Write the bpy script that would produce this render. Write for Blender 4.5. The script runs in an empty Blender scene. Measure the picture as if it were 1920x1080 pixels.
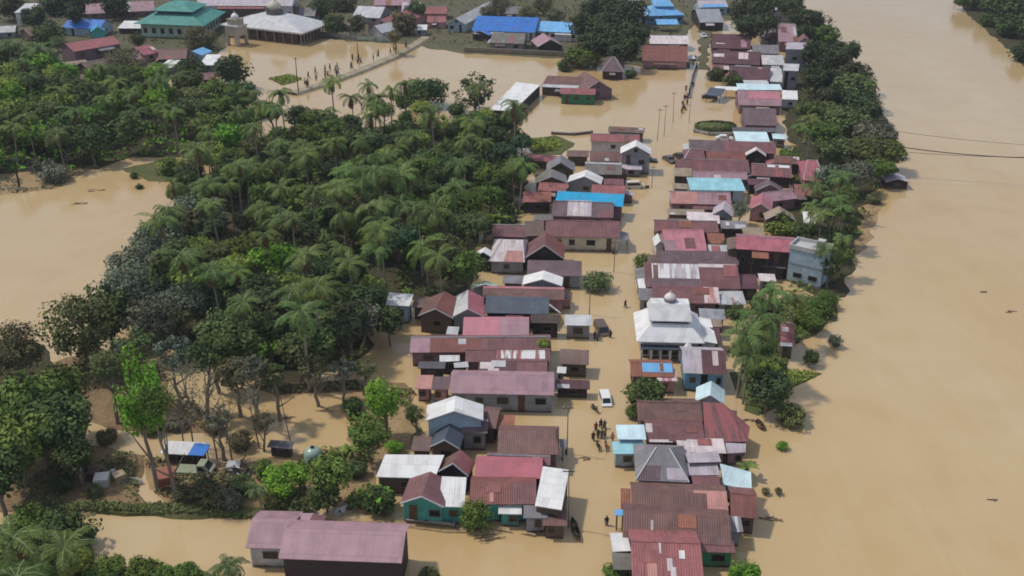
import bpy, bmesh, math, random
from mathutils import Vector, noise, Matrix
R = math.radians
random.seed(7)
sc = bpy.context.scene
# ---------------------------------------------------------------- camera, sky, sun
F_PX, PITCH, CAM_H = 1900.0, R(25.1), 71.0
cd = bpy.data.cameras.new("camera"); cam = bpy.data.objects.new("camera", cd)
sc.collection.objects.link(cam); sc.camera = cam
cam.location = (0, 0, CAM_H); cam.rotation_euler = (R(90) - PITCH, 0, 0)
cd.sensor_width = 36; cd.lens = 36 * F_PX / 1920; cd.clip_start = 1; cd.clip_end = 9000
SUN_EL, SUN_AZ = R(57), R(-74)          # azimuth measured from +Y towards +X: the sun stands to the left, a little ahead
wd = bpy.data.worlds.new("World"); sc.world = wd; wd.use_nodes = True
nt = wd.node_tree; nt.nodes.clear()
sky = nt.nodes.new("ShaderNodeTexSky"); sky.sky_type = 'NISHITA'; sky.sun_disc = False
sky.sun_elevation = SUN_EL; sky.sun_rotation = SUN_AZ; sky.air_density = 1.5; sky.dust_density = 1.6; sky.ozone_density = 1.0
bg = nt.nodes.new("ShaderNodeBackground"); bg.inputs[1].default_value = 0.14
wo = nt.nodes.new("ShaderNodeOutputWorld")
# thin grey cloud over part of the sky
tcw = nt.nodes.new("ShaderNodeTexCoord"); nz = nt.nodes.new("ShaderNodeTexNoise"); nz.inputs["Scale"].default_value = 2.4; nz.inputs["Detail"].default_value = 5
mr = nt.nodes.new("ShaderNodeMapRange"); mr.inputs[1].default_value = .3; mr.inputs[2].default_value = .7; mr.inputs[3].default_value = .65; mr.inputs[4].default_value = 1.0
bg2 = nt.nodes.new("ShaderNodeBackground"); bg2.inputs[0].default_value = (.42, .48, .62, 1); bg2.inputs[1].default_value = .72
mx = nt.nodes.new("ShaderNodeMixShader")
nt.links.new(tcw.outputs["Generated"], nz.inputs["Vector"]); nt.links.new(nz.outputs[0], mr.inputs[0]); nt.links.new(mr.outputs[0], mx.inputs[0])
nt.links.new(sky.outputs[0], bg.inputs[0]); nt.links.new(bg.outputs[0], mx.inputs[1]); nt.links.new(bg2.outputs[0], mx.inputs[2]); nt.links.new(mx.outputs[0], wo.inputs[0])
sd = bpy.data.lights.new("sun", 'SUN'); sd.energy = 2.15; sd.angle = R(3.5); sd.color = (1, .94, .83)
so = bpy.data.objects.new("sun", sd); sc.collection.objects.link(so)
sv = Vector((math.sin(SUN_AZ) * math.cos(SUN_EL), math.cos(SUN_AZ) * math.cos(SUN_EL), math.sin(SUN_EL)))
so.rotation_euler = sv.to_track_quat('Z', 'Y').to_euler(); so.location = sv * 300
vs = sc.view_settings; vs.view_transform = 'Standard'; vs.look = 'None'; vs.gamma = 1; vs.exposure = 0.25
sc.cycles.filter_width = 1.8; sc.cycles.max_bounces = 5; sc.cycles.diffuse_bounces = 2; sc.cycles.glossy_bounces = 2
# ---------------------------------------------------------------- picture -> ground
CP, SP = math.cos(PITCH), math.sin(PITCH)
def P(px, py, z=0.0):
    a, b = (px - 960) / F_PX, (540 - py) / F_PX
    d = Vector((a, CP + b * SP, -SP + b * CP))
    t = (z - CAM_H) / d.z
    return Vector((d.x * t, d.y * t, z))
def pix(v):
    dy, dz = v.y, v.z - CAM_H
    dep = dy * CP - dz * SP
    return 960 + F_PX * v.x / dep, 540 - F_PX * (dy * SP + dz * CP) / dep
def ppm(v):                                   # picture pixels per metre there
    return F_PX / (v.y * CP - (v.z - CAM_H) * SP)
def solve(f, lo, hi):
    a = f(lo)
    for _ in range(40):
        m = (lo + hi) / 2
        if (f(m) > 0) == (a > 0): lo = m
        else: hi = m
    return (lo + hi) / 2
def srgb(r, g, b):
    return tuple(((c / 255) / 12.92 if c <= 10 else ((c / 255 + .055) / 1.055) ** 2.4) for c in (r, g, b))
# ---------------------------------------------------------------- objects
col = sc.collection
def link(name, me, loc=(0, 0, 0), parent=None):
    o = bpy.data.objects.new(name, me); col.objects.link(o); o.location = loc
    if parent: o.parent = parent
    return o
def tag(o, label=None, cat=None, group=None, kind=None):
    if label: o["label"] = label
    if cat: o["category"] = cat
    if group: o["group"] = group
    if kind: o["kind"] = kind
    return o
class MB:
    """collects faces, builds ONE mesh object"""
    def __init__(s): s.v = []; s.f = []; s.uv = []
    def face(s, pts, uv=None):
        i = len(s.v); s.v += [Vector(p) for p in pts]; s.f.append(tuple(range(i, i + len(pts))))
        s.uv += uv if uv else [(p[0] + p[1] * .37, p[2]) for p in pts]
    def slab(s, pts, t=.07):
        A = pts[0]; u = (pts[1] - A).normalized(); n = (pts[1] - A).cross(pts[2] - A).normalized()
        if n.z < 0: n = -n
        w = n.cross(u)
        if w.dot(pts[-1] - A) < 0: w = -w
        uv = [((p - A).dot(u), (p - A).dot(w)) for p in pts]
        dn = Vector((0, 0, -t)); lo = [p + dn for p in pts]
        s.face(pts, uv); s.face(lo[::-1], uv[::-1])
        k = len(pts)
        for i in range(k):
            j = (i + 1) % k
            s.face([pts[i], lo[i], lo[j], pts[j]], [uv[i], uv[i], uv[j], uv[j]])
    def box(s, c, sx, sy, sz, ax=Vector((1, 0, 0))):
        ay = Vector((-ax.y, ax.x, 0)); az = Vector((0, 0, 1)); c = Vector(c)
        p = lambda i, j, k: c + ax * (i * sx / 2) + ay * (j * sy / 2) + az * (k * sz / 2)
        for q in (((-1,-1,1),(1,-1,1),(1,1,1),(-1,1,1)), ((-1,1,-1),(1,1,-1),(1,-1,-1),(-1,-1,-1)), ((-1,-1,-1),(1,-1,-1),(1,-1,1),(-1,-1,1)),
                  ((1,1,-1),(-1,1,-1),(-1,1,1),(1,1,1)), ((1,-1,-1),(1,1,-1),(1,1,1),(1,-1,1)), ((-1,1,-1),(-1,-1,-1),(-1,-1,1),(-1,1,1))):
            s.face([p(*k) for k in q])
    def prism(s, poly, ext):                   # polygon swept along ext
        q = [p + ext for p in poly]; k = len(poly)
        s.face(poly[::-1]); s.face(q)
        for i in range(k):
            j = (i + 1) % k; s.face([poly[i], poly[j], q[j], q[i]])
    def tube(s, pts, rad, n=6, cap=True):
        rings = []
        for i, p in enumerate(pts):
            d = (pts[min(i + 1, len(pts) - 1)] - pts[max(i - 1, 0)]).normalized()
            x = d.orthogonal().normalized() if not rings else (rings[-1][1] - d * rings[-1][1].dot(d)).normalized()
            y = d.cross(x); r = rad[i]
            rings.append(([p + x * (r * math.cos(6.2832 * k / n)) + y * (r * math.sin(6.2832 * k / n)) for k in range(n)], x))
        b = len(s.v)
        for rg, _ in rings: s.v += rg
        for i in range(len(rings) - 1):
            for k in range(n):
                f = (b + i * n + k, b + i * n + (k + 1) % n, b + (i + 1) * n + (k + 1) % n, b + (i + 1) * n + k)
                s.f.append(f); s.uv += [(k / n, i), ((k + 1) / n, i), ((k + 1) / n, i + 1), (k / n, i + 1)]
        if cap:
            s.f.append(tuple(b + k for k in range(n))[::-1]); s.uv += [(0, 0)] * n
            e = b + (len(rings) - 1) * n
            s.f.append(tuple(e + k for k in range(n))); s.uv += [(0, 0)] * n
    def lathe(s, prof, c=Vector((0, 0, 0)), n=20):
        b = len(s.v)
        for r, z in prof: s.v += [c + Vector((r * math.cos(6.2832 * k / n), r * math.sin(6.2832 * k / n), z)) for k in range(n)]
        for i in range(len(prof) - 1):
            for k in range(n):
                s.f.append((b + i * n + k, b + i * n + (k + 1) % n, b + (i + 1) * n + (k + 1) % n, b + (i + 1) * n + k)); s.uv += [(0, 0)] * 4
    def build(s, name, mat, parent=None, smooth=False, origin=None):
        o0 = Vector(origin) if origin is not None else (parent_world(parent) if parent else Vector())
        me = bpy.data.meshes.new(name); me.from_pydata([v - o0 for v in s.v], [], s.f)
        ul = me.uv_layers.new(name="UVMap"); flat = [c for q in s.uv for c in q]
        ul.data.foreach_set("uv", flat)
        for m in (mat if isinstance(mat, (list, tuple)) else [mat]): me.materials.append(m)
        if smooth: me.polygons.foreach_set("use_smooth", [True] * len(me.polygons))
        me.update()
        return link(name, me, o0 if not parent else (0, 0, 0), parent)
def parent_world(o):
    v = Vector()
    while o: v += o.location; o = o.parent
    return v
def empty(name, loc):
    o = bpy.data.objects.new(name, None); col.objects.link(o); o.location = loc; o.empty_display_size = .3
    return o
def copy_tree(o, parent=None):
    c = o.copy(); col.objects.link(c); c.parent = parent
    for ch in o.children: copy_tree(ch, c)
    return c
# ---------------------------------------------------------------- materials
class N:
    def __init__(s, name):
        s.m = bpy.data.materials.new(name); s.m.use_nodes = True; s.t = s.m.node_tree
        s.b = s.t.nodes["Principled BSDF"]
    def n(s, ty, **kw):
        x = s.t.nodes.new(ty)
        for k, v in kw.items():
            if k.startswith("i_"):
                key = k[2:]; key = int(key) if key.isdigit() else key.replace("_", " ")
                s.inp(x, key, v)
            else: setattr(x, k, v)
        return x
    def inp(s, x, key, v):
        if hasattr(v, "is_output"): s.t.links.new(v, x.inputs[key])
        else: x.inputs[key].default_value = v
    def math(s, op, a, b=0.0):
        return s.n("ShaderNodeMath", operation=op, i_0=a, i_1=b).outputs[0]
    def mix(s, f, a, b, mode='MIX'):
        x = s.n("ShaderNodeMix", data_type='RGBA', blend_type=mode)
        s.inp(x, 0, f); s.inp(x, 6, a if hasattr(a, "is_output") else (*a, 1)); s.inp(x, 7, b if hasattr(b, "is_output") else (*b, 1))
        return x.outputs[2]
    def noise(s, vec, scale, detail=3, rough=.55):
        return s.n("ShaderNodeTexNoise", i_Vector=vec, i_Scale=scale, i_Detail=detail, i_Roughness=rough).outputs[0]
    def ramp(s, f, a, b):
        return s.n("ShaderNodeMapRange", i_0=f, i_1=a, i_2=b).outputs[0]
    def hsv(s, c, v, sat=1.0):
        return s.n("ShaderNodeHueSaturation", i_Color=c, i_Value=v, i_Saturation=sat).outputs[0]
    def bump(s, h, st, dist):
        s.t.links.new(s.n("ShaderNodeBump", i_Height=h, i_Strength=st, i_Distance=dist).outputs[0], s.b.inputs["Normal"])
    def done(s, c=None, rough=.6, spec=.5, metal=0.0):
        if c is not None: s.inp(s.b, "Base Color", c if hasattr(c, "is_output") else (*c, 1))
        s.inp(s.b, "Roughness", rough); s.b.inputs["Specular IOR Level"].default_value = spec; s.b.inputs["Metallic"].default_value = metal
        return s.m
PAL = dict(maroon=(120, 80, 82), brownmaroon=(116, 84, 78), dkmaroon=(94, 60, 66), purple=(108, 87, 92), pink=(184, 118, 128), mauve=(158, 124, 132), red=(172, 98, 108), rust=(146, 92, 70),
  redbrown=(128, 78, 70), salmon=(186, 132, 124), dustyred=(150, 90, 90), white=(218, 216, 214), brightwhite=(222, 221, 220), domepink=(230, 216, 216), greywhite=(186, 186, 188), lav=(178, 167, 174), pinkwhite=(206, 192, 192),
  slate=(76, 84, 96), grey=(126, 122, 125), dkgrey=(88, 85, 90), cyan=(146, 196, 207), palecyan=(192, 216, 222), blue=(40, 108, 188), ltblue=(106, 168, 218), turq=(16, 150, 194),
  teal=(66, 138, 128), palegreen=(170, 190, 172), olive=(118, 113, 106), brown=(114, 92, 84), tan=(152, 134, 114), darkbrown=(78, 64, 57), 
  cream=(196, 186, 166), darkwall=(60, 52, 55), woodwall=(102, 86, 74), turqwall=(78, 168, 160), bluewall=(106, 156, 192), greywall=(144, 146, 151), whitewall=(206, 203, 201),
  greenwall=(58, 140, 96), mauvewall=(132, 106, 114), yellowwall=(176, 162, 108), palebluewall=(170, 190, 202), pinkwall=(190, 146, 147), concrete=(152, 147, 141))
_mc = {}
def C(k): return srgb(*PAL[k]) if isinstance(k, str) else srgb(*k)
def roof_mat(k, rust=.3, stripes=None):
    key = ("r", k, rust, stripes)
    if key in _mc: return _mc[key]
    n = N("roof_" + (k if isinstance(k, str) else "tint")); uv = n.n("ShaderNodeUVMap").outputs[0]; oi = n.n("ShaderNodeObjectInfo")
    rnd = oi.outputs["Random"]
    off = n.n("ShaderNodeVectorMath", operation='ADD'); n.inp(off, 0, uv)
    cb = n.n("ShaderNodeCombineXYZ", i_0=n.math('MULTIPLY', rnd, 61.0), i_1=n.math('MULTIPLY', rnd, 37.0)); n.inp(off, 1, cb.outputs[0])
    v = off.outputs[0]
    sx = n.n("ShaderNodeSeparateXYZ", i_0=v)
    cu, cv = n.math('FLOOR', n.math('MULTIPLY', sx.outputs[0], 1.18)), n.math('FLOOR', n.math('MULTIPLY', sx.outputs[1], .42))
    wn = n.n("ShaderNodeTexWhiteNoise", noise_dimensions='2D', i_Vector=n.n("ShaderNodeCombineXYZ", i_0=cu, i_1=cv).outputs[0]).outputs[0]
    st = n.n("ShaderNodeVectorMath", operation='MULTIPLY', i_0=v, i_1=(2.6, .22, 1)).outputs[0]
    streak = n.noise(st, 1.3, 4); patch = n.noise(v, .42, 4); fine = n.noise(v, 3.1, 3)
    c = n.mix(n.ramp(streak, .35, .7), C(k), tuple(x * (.72 if rust > .04 else .9) for x in C(k)))
    val = n.math('ADD', n.math('MULTIPLY', wn, .22), n.math('ADD', .74, n.math('MULTIPLY', n.math('ADD', rnd, fine), .15)))
    c = n.hsv(c, val, n.math('ADD', .82, n.math('MULTIPLY', patch, .3)))
    c = n.mix(n.math('MULTIPLY', n.ramp(patch, .42, .72), .45), c, tuple(min(1, x * 1.45 + .03) for x in C(k)))   # faded patches
    rm = n.math('MULTIPLY', n.ramp(n.math('ADD', n.math('MULTIPLY', streak, .5), n.math('MULTIPLY', n.noise(v, .9, 5), .5)), .62 - .16 * rust, .74 - .1 * rust), rust * 1.4)
    c = n.mix(n.math('MINIMUM', rm, .85), c, srgb(108, 66, 48))
    if stripes:
        sn = n.noise(n.n("ShaderNodeVectorMath", operation='MULTIPLY', i_0=v, i_1=(1.5, .12, 1)).outputs[0], 1.0, 2)
        c = n.mix(n.ramp(sn, .47, .53), c, C(stripes))
    seam = n.math('LESS_THAN', n.math('FRACT', n.math('MULTIPLY', sx.outputs[1], .42)), .03)
    c = n.mix(n.math('MULTIPLY', seam, .35), c, tuple(x * .45 for x in C(k)))
    wv = n.math('SINE', n.math('MULTIPLY', sx.outputs[0], 6.2832 / .26))
    n.bump(n.math('ADD', n.math('MULTIPLY', wv, .35), n.math('MULTIPLY', fine, .6)), .5 if rust > .04 else .22, .05)
    _mc[key] = n.done(c, .55, .35); return _mc[key]
def wall_mat(k, planks=True):
    key = ("w", k)
    if key in _mc: return _mc[key]
    n = N("wall_" + (k if isinstance(k, str) else "tint")); g = n.n("ShaderNodeNewGeometry").outputs["Position"]; rnd = n.n("ShaderNodeObjectInfo").outputs["Random"]
    z = n.n("ShaderNodeSeparateXYZ", i_0=g).outputs[2]
    big = n.noise(g, .8, 4); fine = n.noise(g, 5, 3)
    pl = n.math('FRACT', n.math('MULTIPLY', z, 4.2))
    c = n.hsv(C(k) if False else n.mix(n.ramp(big, .35, .7), C(k), tuple(x * .7 for x in C(k))), n.math('ADD', .72, n.math('MULTIPLY', n.math('ADD', rnd, fine), .28)))
    c = n.mix(n.math('MULTIPLY', n.math('LESS_THAN', pl, .09), .45), c, tuple(x * .35 for x in C(k)))
    stain = n.math('MULTIPLY', n.ramp(n.math('SUBTRACT', .75, z), 0.0, .5), n.ramp(big, .25, .6))
    c = n.mix(n.math('MULTIPLY', stain, .6), c, srgb(118, 96, 70))
    c = n.mix(n.math('MULTIPLY', n.ramp(n.math('SUBTRACT', n.math('ADD', .16, n.math('MULTIPLY', big, .3)), z), 0.0, .08), .7), c, srgb(62, 50, 38))   # soaked foot of the wall
    n.bump(n.math('ADD', pl, fine), .3, .03)
    _mc[key] = n.done(c, .75, .3); return _mc[key]
def flat_mat(name, rgb, rough=.6, spec=.4, metal=0.0, var=.25, scale=1.5):
    key = ("f", name)
    if key in _mc: return _mc[key]
    n = N(name); g = n.n("ShaderNodeTexCoord").outputs["Object"]
    f = n.noise(g, scale, 4); c = n.mix(n.ramp(f, .3, .7), tuple(x * (1 - var) for x in srgb(*rgb)), tuple(x * (1 + var * .6) for x in srgb(*rgb)))
    n.bump(f, .2, .03)
    _mc[key] = n.done(c, rough, spec, metal); return _mc[key]
def tint_mat(name, rough=.6, var=.25, spec=.4):              # colour comes from the object's own colour
    key = ("t", name)
    if key in _mc: return _mc[key]
    n = N(name); oi = n.n("ShaderNodeObjectInfo"); g = n.n("ShaderNodeTexCoord").outputs["Object"]
    c = n.hsv(oi.outputs["Color"], n.math('ADD', 1 - var / 2, n.math('MULTIPLY', n.noise(g, 6, 3), var)))
    _mc[key] = n.done(c, rough, spec); return _mc[key]
GLASS = flat_mat("window_glass", (28, 30, 34), .15, .6); HOLE = flat_mat("dark_opening", (22, 19, 18), .8)
FRAME = flat_mat("window_frame_paint", (104, 94, 84), .6); DOORM = flat_mat("door_wood", (92, 66, 50), .6)
METAL = flat_mat("galvanised_metal", (140, 142, 145), .45, .5, .3); WOOD = flat_mat("weathered_timber", (96, 82, 68), .8)
BLACK = flat_mat("black_rubber", (26, 26, 28), .7); WHITEP = flat_mat("white_car_paint", (224, 224, 222), .3, .5)
# ---------------------------------------------------------------- houses
def perp(a): return Vector((-a.y, a.x, 0))
def opening(root, wall_pt, ax, out, w, h, door=False, wallm=None):
    """a window (frame > pane) or a door (> handle) set 3 mm proud of a wall; out = outward normal"""
    m = MB()
    if door:
        m.box(wall_pt + out * .02, w, .05, h, ax); o = m.build("door", DOORM if random.random() < .6 else HOLE, root)
        k = MB(); k.box(wall_pt + out * .07 + ax * (w * .36), .06, .06, .16, ax); k.build("handle", METAL, o); return o
    t = .08
    for s in (-1, 1):
        m.box(wall_pt + out * .03 + Vector((0, 0, s * (h / 2))), w + 2 * t, .08, t, ax); m.box(wall_pt + out * .03 + ax * (s * (w / 2 + t / 2)), t, .08, h - t, ax)
    o = m.build("window", FRAME, root)
    k = MB(); k.box(wall_pt + out * .012, w, .03, h - t, ax); k.build("pane", GLASS if random.random() < .7 else HOLE, o)
    return o
def openings(root, a, b, out, top, n, base=0.0):
    n = max(1, n - random.randint(0, 1)) if n > 1 else n
    L = (b - a).length; ax = (b - a).normalized()
    if top < 1.3 or n <= 0: return
    di = random.randrange(n) if n > 1 and top > 1.7 else -1
    for i in range(n):
        c = a + ax * (L * (i + .5) / n)
        if i == di: opening(root, c + Vector((0, 0, (top - .25) / 2 + base - c.z)), ax, out, .9, top - .25, True)
        else:
            h = min(1.0, top * .45) * random.uniform(.75, 1.1); opening(root, c + ax * random.uniform(-.4, .4) + Vector((0, 0, top * .6 + base - c.z)), ax, out, min(1.3, L / n * .5) * random.uniform(.6, 1.1), h)
def root_of(kind, pts, label, cat, group):
    c = sum(pts, Vector()) / len(pts); c.z = 0
    e = empty(kind, c); tag(e, label, cat or kind.replace("_", " "), group); return e
def posts(root, pts, top):
    for p in pts:
        m = MB(); m.tube([Vector((p.x, p.y, -.6)), Vector((p.x, p.y, top))], [.07, .06], 6); m.build("post", WOOD, root)
def sheet(roof, nl, nr, fr, fl, t0, t1, s0, s1, color, rust=.2, stripes=None, up=.035):
    q = lambda t, s: (nl.lerp(nr, t)).lerp(fl.lerp(fr, t), s) + Vector((0, 0, up))
    m = MB(); m.slab([q(t0, s0), q(t1, s0), q(t1, s1), q(t0, s1)], .025)
    return m.build("roof_sheet", roof_mat(color, rust, stripes), roof)
def G(label, e, yr, roof, wall="cream", ze=2.4, pitch=22, far=.9, hip=(0, 0), win=None, kind="house", cat=None, rust=.3, sheets=(), cap=.6, mono=False, group=None, ov=.35, back=None, stripes=None, opened=False, annexe=None):
    """house whose near eave runs from pixel e[0:2] to e[2:4]; its ridge shows at pixel row yr. mono = one slope only"""
    E0, E1 = P(e[0], e[1], ze), P(e[2], e[3], ze)
    ax = (E1 - E0).normalized(); n = perp(ax); mid = (E0 + E1) / 2; tp = math.tan(R(pitch))
    w = solve(lambda w: pix(mid + n * w + Vector((0, 0, w * tp)))[1] - yr, .2, 40)
    zr = w * tp; up = Vector((0, 0, zr)); L = (E1 - E0).length
    j = lambda: Vector((0, 0, random.uniform(-.05, .05)))
    a, b = E0 + j(), E1 + j()
    r0, r1 = E0 + n * w + up + ax * (hip[0] * L) + j(), E1 + n * w + up - ax * (hip[1] * L) + j()
    dn = Vector((0, 0, -far * zr)); f0, f1 = E0 + n * (w * (1 + far)) + up + dn, E1 + n * (w * (1 + far)) + up + dn
    root = root_of(kind, [E0, E1, f0 if not mono else r0, f1 if not mono else r1], label, cat, group)
    rm = roof_mat(roof, rust, stripes)
    m = MB(); m.slab([a, b, r1, r0])
    if not mono:
        m.slab([f1, f0, r0, r1])
        if hip[0]: m.slab([f0, a, r0])
        if hip[1]: m.slab([b, f1, r1])
    rf = m.build("roof", rm, root)
    for s in sheets: sheet(rf, a, b, r1, r0, *s)
    if rust >= .1 and L > 4 and not hip[0]:                             # odd replacement sheets
        for _ in range(random.choice((0, 1, 1, 2, 3))):
            t0 = random.uniform(.02, .85); s0 = random.choice((.02, .02, .35, .5)); c_ = random.choice((roof, "rust", "redbrown", "dustyred", "greywhite", "brownmaroon", "pinkwhite", roof))
            sheet(rf, a, b, r1, r0, t0, min(.99, t0 + random.uniform(.5, 2.2) / L), s0, random.uniform(s0 + .25, .99), c_, random.uniform(.1, .6), None, .05 + .006 * _)
    if not mono and (hip[0] > .15 or hip[1] > .15):                     # pale flashing along the hips
        k = MB()
        for p_, q_, h_ in ((a, r0, hip[0]), (b, r1, hip[1])):
            if h_ > .15: k.tube([p_ + Vector((0, 0, .03)), q_ + Vector((0, 0, .03))], [.1, .1], 4)
        k.build("hip_flashing", roof_mat("greywhite", .1), rf)
    if not mono and random.random() < cap:
        k = MB(); k.prism([r0 + Vector((0, 0, .06)), r0 - n * .22 + Vector((0, 0, -.03)), r0 + n * .22 + Vector((0, 0, -.03))], r1 - r0)
        k.build("ridge_cap", roof_mat(roof if random.random() < .5 else "grey", .1), rf)
    # walls
    i = min(ov, w * .3); zb = -.9; D = w * (1 + far) if not mono else w
    A, B = E0 + ax * i + n * i, E1 - ax * i + n * i
    zn = ze + i * tp - .1; zf = (ze + zr * (1 - far) + i * tp - .1) if not mono else ze + (w - i) * tp - .1
    pf = lambda p, z: Vector((p.x, p.y, z))
    Fa, Fb = A + n * (D - 2 * i), B + n * (D - 2 * i)
    if opened: posts(root, [A, B, A.lerp(B, .5), pf(Fa, 0), pf(Fb, 0)], ze - .1)
    else:
        h = MB(); wm = wall_mat(wall)
        pa = [pf(A, zb), pf(A, zn)] + ([pf(A + n * (w - i), ze + zr - .12)] if not mono and not hip[0] else []) + [pf(Fa, zf), pf(Fa, zb)]
        pb = [pf(B, zb), pf(B, zn)] + ([pf(B + n * (w - i), ze + zr - .12)] if not mono and not hip[1] else []) + [pf(Fb, zf), pf(Fb, zb)]
        h.face(pa); h.face(pb[::-1]); h.face([pf(A, zb), pf(B, zb), pf(B, zn), pf(A, zn)]); h.face([pf(Fb, zb), pf(Fa, zb), pf(Fa, zf), pf(Fb, zf)])
        h.build("wall", wm, root)
        nw = win if win is not None else max(1, int(L / 3.6))
        openings(root, A, B, -n, zn - .1, nw)
        ex, eo = (A, -ax) if mid.x > 0 else (B, ax)
        if D > 4 and ze > 2 and win != 0: openings(root, pf(ex, 0), pf(ex + n * (D - 2 * i), 0), eo, zn - .1, max(1, int(D / 4)))
        want = annexe if annexe is not None else (.55 if e[1] < 620 and kind == "house" and L > 5 else .0)
        pick = lambda: random.choice(["greywhite", "purple", "brown", "rust", "lav", "grey", "maroon", "dustyred", "tan", "brownmaroon"])
        if random.random() < want:                                       # lean-to along part of the front
            t0 = random.uniform(.0, .5); t1 = min(1, t0 + random.uniform(.25, .5)); zt = min(zn, ze) - .25; dd = random.uniform(1.3, 2.1)
            lean(root, A.lerp(B, t0), A.lerp(B, t1), -n, dd, zt, pick(), wall)
        if random.random() < want:                                       # lean-to at the end away from the street, or at the street end
            s = 1 if random.random() < .6 else 0; q = (B if s else A); o_ = ax if s else -ax
            f0_, f1_ = sorted((random.uniform(0, .3), random.uniform(.5, .9))); u0, u1 = pf(q + n * (f0_ * D), 0), pf(q + n * (f1_ * D), 0)
            lean(root, *((u0, u1) if s else (u1, u0)), o_, random.uniform(1.2, 2.4), min(zn, ze) - .2, pick(), wall)
    return root
def lean(root, a, b, out, d, z, color, wall):
    """low lean-to roof on a wall from a to b, reaching d metres outwards"""
    h = lambda p, z_: Vector((p.x, p.y, z_)); o = out * d; ax = (b - a).normalized()
    m = MB(); m.slab([h(a + o, z - d * .28), h(b + o, z - d * .28), h(b + out * .02, z), h(a + out * .02, z)], .05); r = m.build("lean_to", roof_mat(color, .35), root)
    k = MB(); a2, b2 = a + o * .85 + ax * .12, b + o * .85 - ax * .12; zz = z - d * .28
    if random.random() < .5:
        for p in (a2, b2): k = MB(); k.tube([h(p, -.6), h(p, zz)], [.06, .06], 5); k.build("lean_to_post", WOOD, r)
    else:
        a1, b1 = a + out * .02 + ax * .12, b + out * .02 - ax * .12
        k.face([h(a2, -.9), h(b2, -.9), h(b2, zz), h(a2, zz)]); k.face([h(a1, -.9), h(a2, -.9), h(a2, zz), h(a1, z - .1)]); k.face([h(b2, -.9), h(b1, -.9), h(b1, z - .1), h(b2, zz)])
        k.build("lean_to_wall", wall_mat(random.choice([wall, "woodwall", "darkwall"])), r)
def S(label, e, yt, roof, wall="woodwall", ze=2.2, pitch=9, kind="shed", **kw):
    return G(label, e, yt, roof, wall, ze=ze, pitch=pitch, mono=True, kind=kind, win=kw.pop("win", 1), **kw)
def V(label, l, r, a, b, roof, wall="cream", ze=2.6, roof2=None, rust=.3, win=None, kind="house", cat=None, group=None, ov=.3, sheets=(), zmax=5):
    """house with its gable end to the camera: eave ends at pixels l and r, front apex a, ridge runs back to pixel row b[1]"""
    Lp, Rp = P(*l, ze), P(*r, ze); ax = (Rp - Lp).normalized(); n = perp(ax); mid = (Lp + Rp) / 2; hw = (Rp - Lp).length / 2
    zr = solve(lambda z: pix(mid + Vector((0, 0, z)))[1] - a[1], .2, zmax); up = Vector((0, 0, zr))
    d = solve(lambda d: pix(mid + up + n * d)[1] - b[1], .5, 40)
    Ap, Bp = mid + up, mid + up + n * d
    root = root_of(kind, [Lp, Rp, Lp + n * d, Rp + n * d], label, cat, group)
    m = MB(); m.slab([Lp + n * d, Lp, Ap, Bp]); 
    if not roof2: m.slab([Rp, Rp + n * d, Bp, Ap])
    rf = m.build("roof", roof_mat(roof, rust), root)
    if roof2:
        m = MB(); m.slab([Rp, Rp + n * d, Bp, Ap]); m.build("roof", roof_mat(roof2, rust), root)
    k = MB()
    for q in (Lp, Rp): k.tube([q + Vector((0, 0, -.02)) - n * .02, Ap + Vector((0, 0, -.02)) - n * .02], [.09, .09], 4)
    k.build("bargeboard", roof_mat("greywhite", .1), rf)
    h = MB(); i = ov; zb = -.9; tp = zr / hw
    a0, b0 = Lp + ax * i + n * i, Rp - ax * i + n * i; zt = ze + i * tp - .1
    pf = lambda p, z: Vector((p.x, p.y, z)); ap = mid + n * i
    pent = [pf(a0, zb), pf(b0, zb), pf(b0, zt), pf(ap, ze + zr - .12), pf(a0, zt)]
    h.prism(pent, n * max(.5, d - 2 * i)); h.build("wall", wall_mat(wall), root)
    nw = win if win is not None else max(1, int(2 * hw / 2.8))
    openings(root, pf(a0, 0), pf(b0, 0), -n, zt - .1, nw)
    if zr > 1.6 and nw: opening(root, pf(ap, ze + zr * .4), ax, -n, .7, .7)
    return root
def Q(label, pts, roof, wall="woodwall", kind="shed", cat=None, rust=.15, posts_only=False, inset=.3, group=None, win=1, stripes=None):
    """lean-to / flat roof given by its corners (pixel x, y, height), near-left first, counter-clockwise seen from above"""
    p = [P(x, y, z) for x, y, z in pts]; root = root_of(kind, p, label, cat, group)
    m = MB(); m.slab(p, .09); rf = m.build("roof", roof_mat(roof, rust, stripes), root)
    c = sum(p, Vector()) / len(p); q = [v + (c - v).normalized() * inset for v in p]
    if posts_only:
        for v in q: posts(root, [v], v.z - .08)
        return root
    h = MB(); k = len(q); h_ = lambda v, z: Vector((v.x, v.y, z))
    for i in range(k):
        a, b = q[i], q[(i + 1) % k]; h.face([h_(a, -.9), h_(b, -.9), h_(b, b.z - .1), h_(a, a.z - .1)])
    h.build("wall", wall_mat(wall), root)
    if win:
        a, b = q[0], q[1]; ax = (b - a); ax.z = 0; ax.normalize(); openings(root, h_(a, 0), h_(b, 0), -perp(ax), min(a.z, b.z) - .2, win)
    return root
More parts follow.
